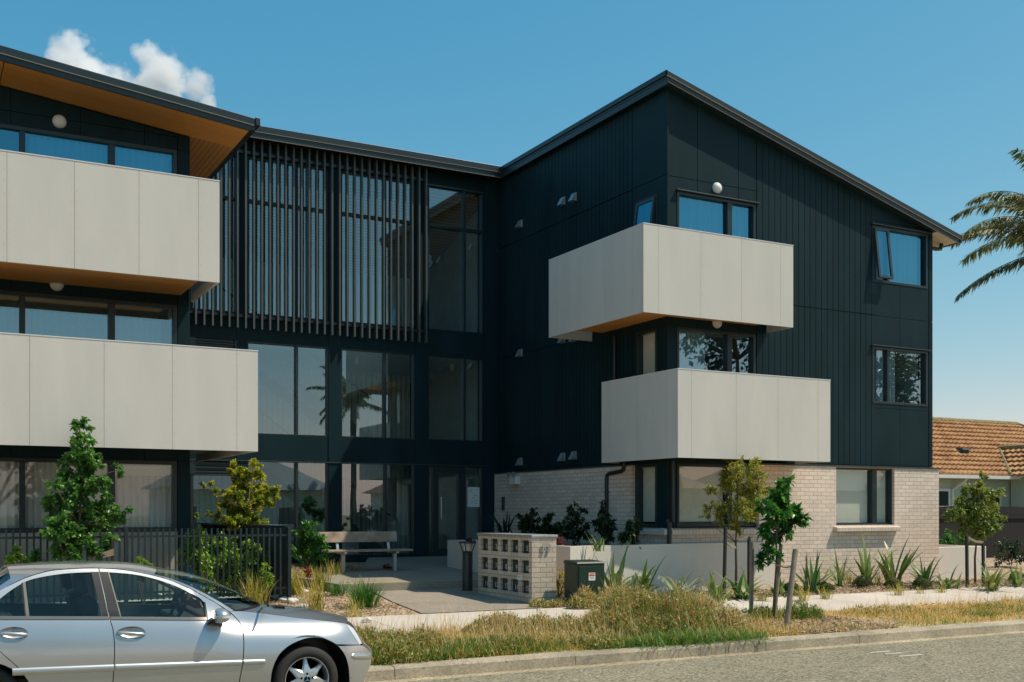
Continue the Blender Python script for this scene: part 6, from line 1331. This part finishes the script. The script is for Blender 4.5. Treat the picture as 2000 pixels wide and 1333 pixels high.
# wheels
def wheel(x, near=True):
    y = Y0+.055 if near else 2*YM-Y0-.055; s = -1 if near else 1; z = hub[1]; r = .312
    t = thing('wheel', '', '', (x, y, z)); del t['label']; del t['category']; t.parent = CAR; t.location = Vector((x, y, z))-CAR.location
    p = MB(); p.lathe([(.212, s*.000-s*.02), (.222, s*.012), (.245, s*.018), (.285, s*.012), (.303, -s*.008), (.311, -s*.03), (r, -s*.06), (r, -s*.14), (.30, -s*.19), (.24, -s*.2)], (x, y, z), 'Y', 64, cap=False); p.build('tyre', m_tyre, t, smooth=True)
    p = MB(); p.lathe([(.214, s*.0), (.210, s*.006), (.204, s*.004), (.198, -s*.012), (.19, -s*.10), (.19, -s*.19)], (x, y, z), 'Y', 64, cap=False)
    for k in range(7):                                                    # seven pointed spokes
        a = R(90+k*360/7+2); ca, sa = math.cos(a), math.sin(a); P = []
        for rr, hw, yo in ((.045, .040, .006), (.075, .047, .004), (.11, .036, -.004), (.15, .025, -.013), (.185, .019, -.022), (.2, .016, -.03)):
            for q, dy in ((-1, -.016), (-.55, 0), (.55, 0), (1, -.016)): P.append((x+ca*rr-sa*hw*q, y+s*(yo+dy), z+sa*rr+ca*hw*q))
        p.add(P, [(i*4+j, i*4+j+1, i*4+j+5, i*4+j+4) for i in range(5) for j in range(3)])
    p.lathe([(.0, s*.004), (.055, s*.004), (.07, -s*.002), (.078, -s*.02)], (x, y, z), 'Y', 32)
    rim = p.build('rim', m_alloy, t, smooth='auto')
    p = MB(); p.lathe([(.0, -s*.10), (.19, -s*.10)], (x, y, z), 'Y', 40); p.build('brake_disc', M('brake_shadow', (.03, .025, .02), .7, var=.3) if 'brake_shadow' not in bpy.data.materials else bpy.data.materials['brake_shadow'], t)  # dark disc stands in for the shade behind the spokes
    if near:
        p = MB()
        for k in range(5): a = R(90+72*k); p.lathe([(.0, -.003), (.011, -.003), (.0125, .004)], (x+.056*math.cos(a), y-.006, z+.056*math.sin(a)), 'Y', 10)
        p.build('wheel_bolt', m_rub, t)
        p = MB(); p.lathe([(.029, -.006), (.033, -.010), (.037, -.006)], (x, y-.003, z), 'Y', 32)
        for k in range(3): a = R(90+120*k); p.tube([(x, y-.012, z), (x+.03*math.cos(a), y-.010, z+.03*math.sin(a))], [.006, .0018], 6)
        p.build('hub_emblem', m_chrome, t, smooth='auto')
for x in (hub[0], rwx):
    for nr in (True, False): wheel(x, nr)
for x in (hub[0], rwx):                                                   # wheel wells
    p = MB(); V = []
    for yy in (Y0+.035, Y0+.40):
        V += [(x+.385*math.cos(R(a)), yy, hub[1]+.03+.385*math.sin(R(a))) for a in range(-20, 201, 10)]
    m = len(V)//2; p.add(V, [(i, i+1, m+i+1, m+i) for i in range(m-1)]+[tuple(range(m, 2*m))]); p.build('wheel_well', m_rub, CAR, fix=False)
# dark inner body, floor and cabin
p = MB(); xa, xb = rwx+.42, hub[0]-.9
p.box(xa, xb, Y0+.075, Y0+.10, .24, .82); p.box(xa, xb, 2*YM-Y0-.10, 2*YM-Y0-.075, .24, .82); p.box(xb, hub[0]-.43, Y0+.14, Y0+.17, .24, .74); p.box(-.5, 3.9, Y0+.45, 2*YM-Y0-.45, .22, .55); p.box(xa, xb, Y0+.08, 2*YM-Y0-.08, .22, .32); p.box(hub[0]-.55, hub[0]+.5, Y0+.42, 2*YM-Y0-.42, .5, .74)
p.build('inner_body', m_rub, CAR)
def seat(x, y, w=.24, hd=True):
    b = bmesh.new(); bmesh.ops.create_cube(b, size=1.); me = bpy.data.meshes.new('seat'); b.free()
    p = MB(); p.hexa([(x-.05, y-w, .5), (x+.5, y-w, .48), (x+.5, y+w, .48), (x-.05, y+w, .5)], [(x-.08, y-w, .62), (x+.5, y-w, .66), (x+.5, y+w, .66), (x-.08, y+w, .62)])
    p.hexa([(x-.12, y-w, .58), (x+.04, y-w, .58), (x+.04, y+w, .58), (x-.12, y+w, .58)], [(x-.30, y-w*.8, 1.14), (x-.18, y-w*.8, 1.16), (x-.18, y+w*.8, 1.16), (x-.30, y+w*.8, 1.14)])
    if hd: p.hexa([(x-.33, y-.12, 1.18), (x-.22, y-.12, 1.18), (x-.22, y+.12, 1.18), (x-.33, y+.12, 1.18)], [(x-.36, y-.10, 1.35), (x-.27, y-.10, 1.36), (x-.27, y+.10, 1.36), (x-.36, y+.10, 1.35)])
    p.build('seat', m_int, CAR, bevel=.04)
sx = C(178, 1205)[0]
seat(sx+.25, YM-.37); seat(sx+.22, YM+.37); seat(sx-.62, YM, .62, False)
p = MB(); dx = C(420, 1205)[0]
p.hexa([(dx-.28, Y0+.14, .62), (dx+.5, Y0+.2, .6), (dx+.5, 2*YM-Y0-.2, .6), (dx-.28, 2*YM-Y0-.14, .62)], [(dx-.22, Y0+.14, .93), (dx+.42, Y0+.2, .93), (dx+.42, 2*YM-Y0-.2, .93), (dx-.22, 2*YM-Y0-.14, .93)]); p.build('dashboard', m_int, CAR, bevel=.03)
p = MB(); sw = C(362, 1193); c = Vector((sw[0]+.03, YM-.37, sw[1]+.02)); ax = Vector((-.88, 0, .47)).normalized(); e1 = Vector((0, 1, 0)); e2 = ax.cross(e1)
p.tube([c+(e1*math.cos(2*math.pi*i/28)+e2*math.sin(2*math.pi*i/28))*.185 for i in range(29)], .016, 8); p.tube([c-e1*.18, c, c+e1*.18], .02, 6); p.tube([c, c-ax*.3], .03, 8); p.lathe([(0, -.02), (.06, -.02), (.07, .0)], tuple(c), 'X', 16); p.build('steering_wheel', m_int, CAR, smooth='auto')
p = MB(); q = wsC[-2]; p.box(q[0]-.16, q[0]-.13, YM-.12, YM+.12, q[1]-.13, q[1]-.07); p.tube([(q[0]-.14, YM, q[1]-.08), (q[0]-.08, YM, q[1]-.02)], .01, 6); p.build('rear_view_mirror', m_rub, CAR, bevel=.01)
# door mirrors
mc = C(423, 1200.5)
for sgn in (1, -1):
    b = bmesh.new(); bmesh.ops.create_icosphere(b, subdivisions=4, radius=1.); yc = Ys(*C(408, 1207))-.115
    for v in b.verts:
        x, y, z = v.co; x = max(x, -.62)                                  # flat back that holds the mirror glass
        z = z*(1-.10*(y > 0)*y) if z > 0 else z*.92
        v.co = (mc[0]+x*.088-.005, (yc+y*.118) if sgn > 0 else 2*YM-(yc+y*.118), mc[1]+z*.071)
    me = bpy.data.meshes.new('door_mirror'); bmesh.ops.recalc_face_normals(b, faces=b.faces); b.to_mesh(me); b.free(); me.materials.append(m_paint); o = finish(me, 'door_mirror', CAR, smooth=True); me.set_sharp_from_angle(angle=R(40))
    f_ = (lambda y: y) if sgn > 0 else (lambda y: 2*YM-y)
    p = MB(); p.hexa([(mc[0]-.11, f_(yc+.06), mc[1]-.072), (mc[0]+.05, f_(yc+.06), mc[1]-.07), (mc[0]+.04, f_(yc+.15), mc[1]-.075), (mc[0]-.10, f_(yc+.15), mc[1]-.075)], [(mc[0]-.07, f_(yc+.05), mc[1]-.03), (mc[0]+.05, f_(yc+.05), mc[1]-.03), (mc[0]+.05, f_(yc+.14), mc[1]-.02), (mc[0]-.07, f_(yc+.14), mc[1]-.02)]); p.build('mirror_foot', m_rub, o)
    p = MB(); p.lathe([(.0, 0), (.9, 0)], (0, 0, 0), 'X', 24); V = [(mc[0]-.062, f_(yc+.092*math.cos(a)), mc[1]+.053*math.sin(a)) for a in [2*math.pi*i/24 for i in range(24)]]
    p = MB(); p.add(V, [tuple(range(24))]); p.build('mirror_glass', m_chrome, o, fix=False)
    if sgn > 0:
        p = MB(); 
        for i in range(10):
            a = R(200+i*11); p.add([(mc[0]+.0865*math.sin(-a)*1.0+.0, yc+.1195*math.cos(a), mc[1]-.012+dz) for dz in (0, .02)], [])
        V = []
        for i in range(11):
            a = R(-100+i*9.5); V += [(mc[0]-.005+.089*math.cos(a), yc+.1195*math.sin(a), mc[1]-.012), (mc[0]-.005+.0885*math.cos(a), yc+.119*math.sin(a), mc[1]+.006)]
        p = MB(); p.add(V, [(2*i, 2*i+2, 2*i+3, 2*i+1) for i in range(10)]); p.build('indicator_lens', m_lamp, o, fix=False)
# ---------------------------------------------------------------- the cumulus over the left roof
def cloud():
    Z_ = 900.; sp_ = []
    for (px, py, r) in ((138, 100, 40), (118, 122, 34), (172, 148, 52), (298, 118, 34), (268, 104, 17), (325, 150, 48), (384, 172, 32), (235, 178, 50), (72, 138, 26), (80, 178, 46), (404, 200, 22), (300, 190, 60), (180, 200, 60), (395, 150, 12)):
        rt_ = (px-CX)/F; k = Z_*(1+.02*math.sin(px)); up = (YH-py)/F
        sp_.append((Vector(((CS*rt_+SN)*k, (-SN*rt_+CS)*k, H+up*k)), r*k/F))
    c = sum((s[0] for s in sp_), Vector())/len(sp_)
    m, N, L, out = nodes('cloud_vapour'); g = N('ShaderNodeNewGeometry')
    acc = None
    for p_, r_ in sp_:
        d = N('ShaderNodeVectorMath', operation='DISTANCE'); L(g.outputs['Position'], d.inputs[0]); d.inputs[1].default_value = p_
        f = N('ShaderNodeMath', operation='MULTIPLY_ADD'); L(d.outputs['Value'], f.inputs[0]); f.inputs[1].default_value = -1/r_; f.inputs[2].default_value = 1.
        if acc is None: acc = f.outputs[0]
        else:
            x = N('ShaderNodeMath', operation='SMOOTH_MAX'); L(acc, x.inputs[0]); L(f.outputs[0], x.inputs[1]); x.inputs[2].default_value = .15; acc = x.outputs[0]
    n = N('ShaderNodeTexNoise', Scale=.07, Detail=7., Roughness=.62); L(g.outputs['Position'], n.inputs['Vector'])
    a = N('ShaderNodeMath', operation='MULTIPLY_ADD'); L(n.outputs['Fac'], a.inputs[0]); a.inputs[1].default_value = 2.3; a.inputs[2].default_value = -1.2
    s_ = N('ShaderNodeMath', operation='ADD'); L(acc, s_.inputs[0]); L(a.outputs[0], s_.inputs[1])
    mr = N('ShaderNodeMapRange'); L(s_.outputs[0], mr.inputs['Value']); mr.inputs['From Min'].default_value = .02; mr.inputs['From Max'].default_value = .62; mr.inputs['To Min'].default_value = 0; mr.inputs['To Max'].default_value = .16
    v = N('ShaderNodeVolumePrincipled'); v.inputs['Color'].default_value = (1, 1, 1, 1); v.inputs['Anisotropy'].default_value = .1; L(mr.outputs[0], v.inputs['Density']); L(v.outputs[0], out.inputs['Volume'])
    m.cycles.volume_step_rate = 1.
    b = bmesh.new(); bmesh.ops.create_icosphere(b, subdivisions=3, radius=1.)
    lo = [min(p[i]-r for p, r in sp_) for i in range(3)]; hi = [max(p[i]+r for p, r in sp_) for i in range(3)]
    e = Vector((CS, -SN, 0)); dp = Vector((SN, CS, 0))
    for q in b.verts: q.co = e*q.co.x*108+dp*q.co.y*52+Vector((0, 0, q.co.z*52))
    me = bpy.data.meshes.new('cloud'); b.to_mesh(me); b.free(); me.materials.append(m)
    o = bpy.data.objects.new('cloud', me); COL.objects.link(o); o.location = c; tag(o, 'small white cumulus cloud rising behind the left roof', 'cloud')
cloud()
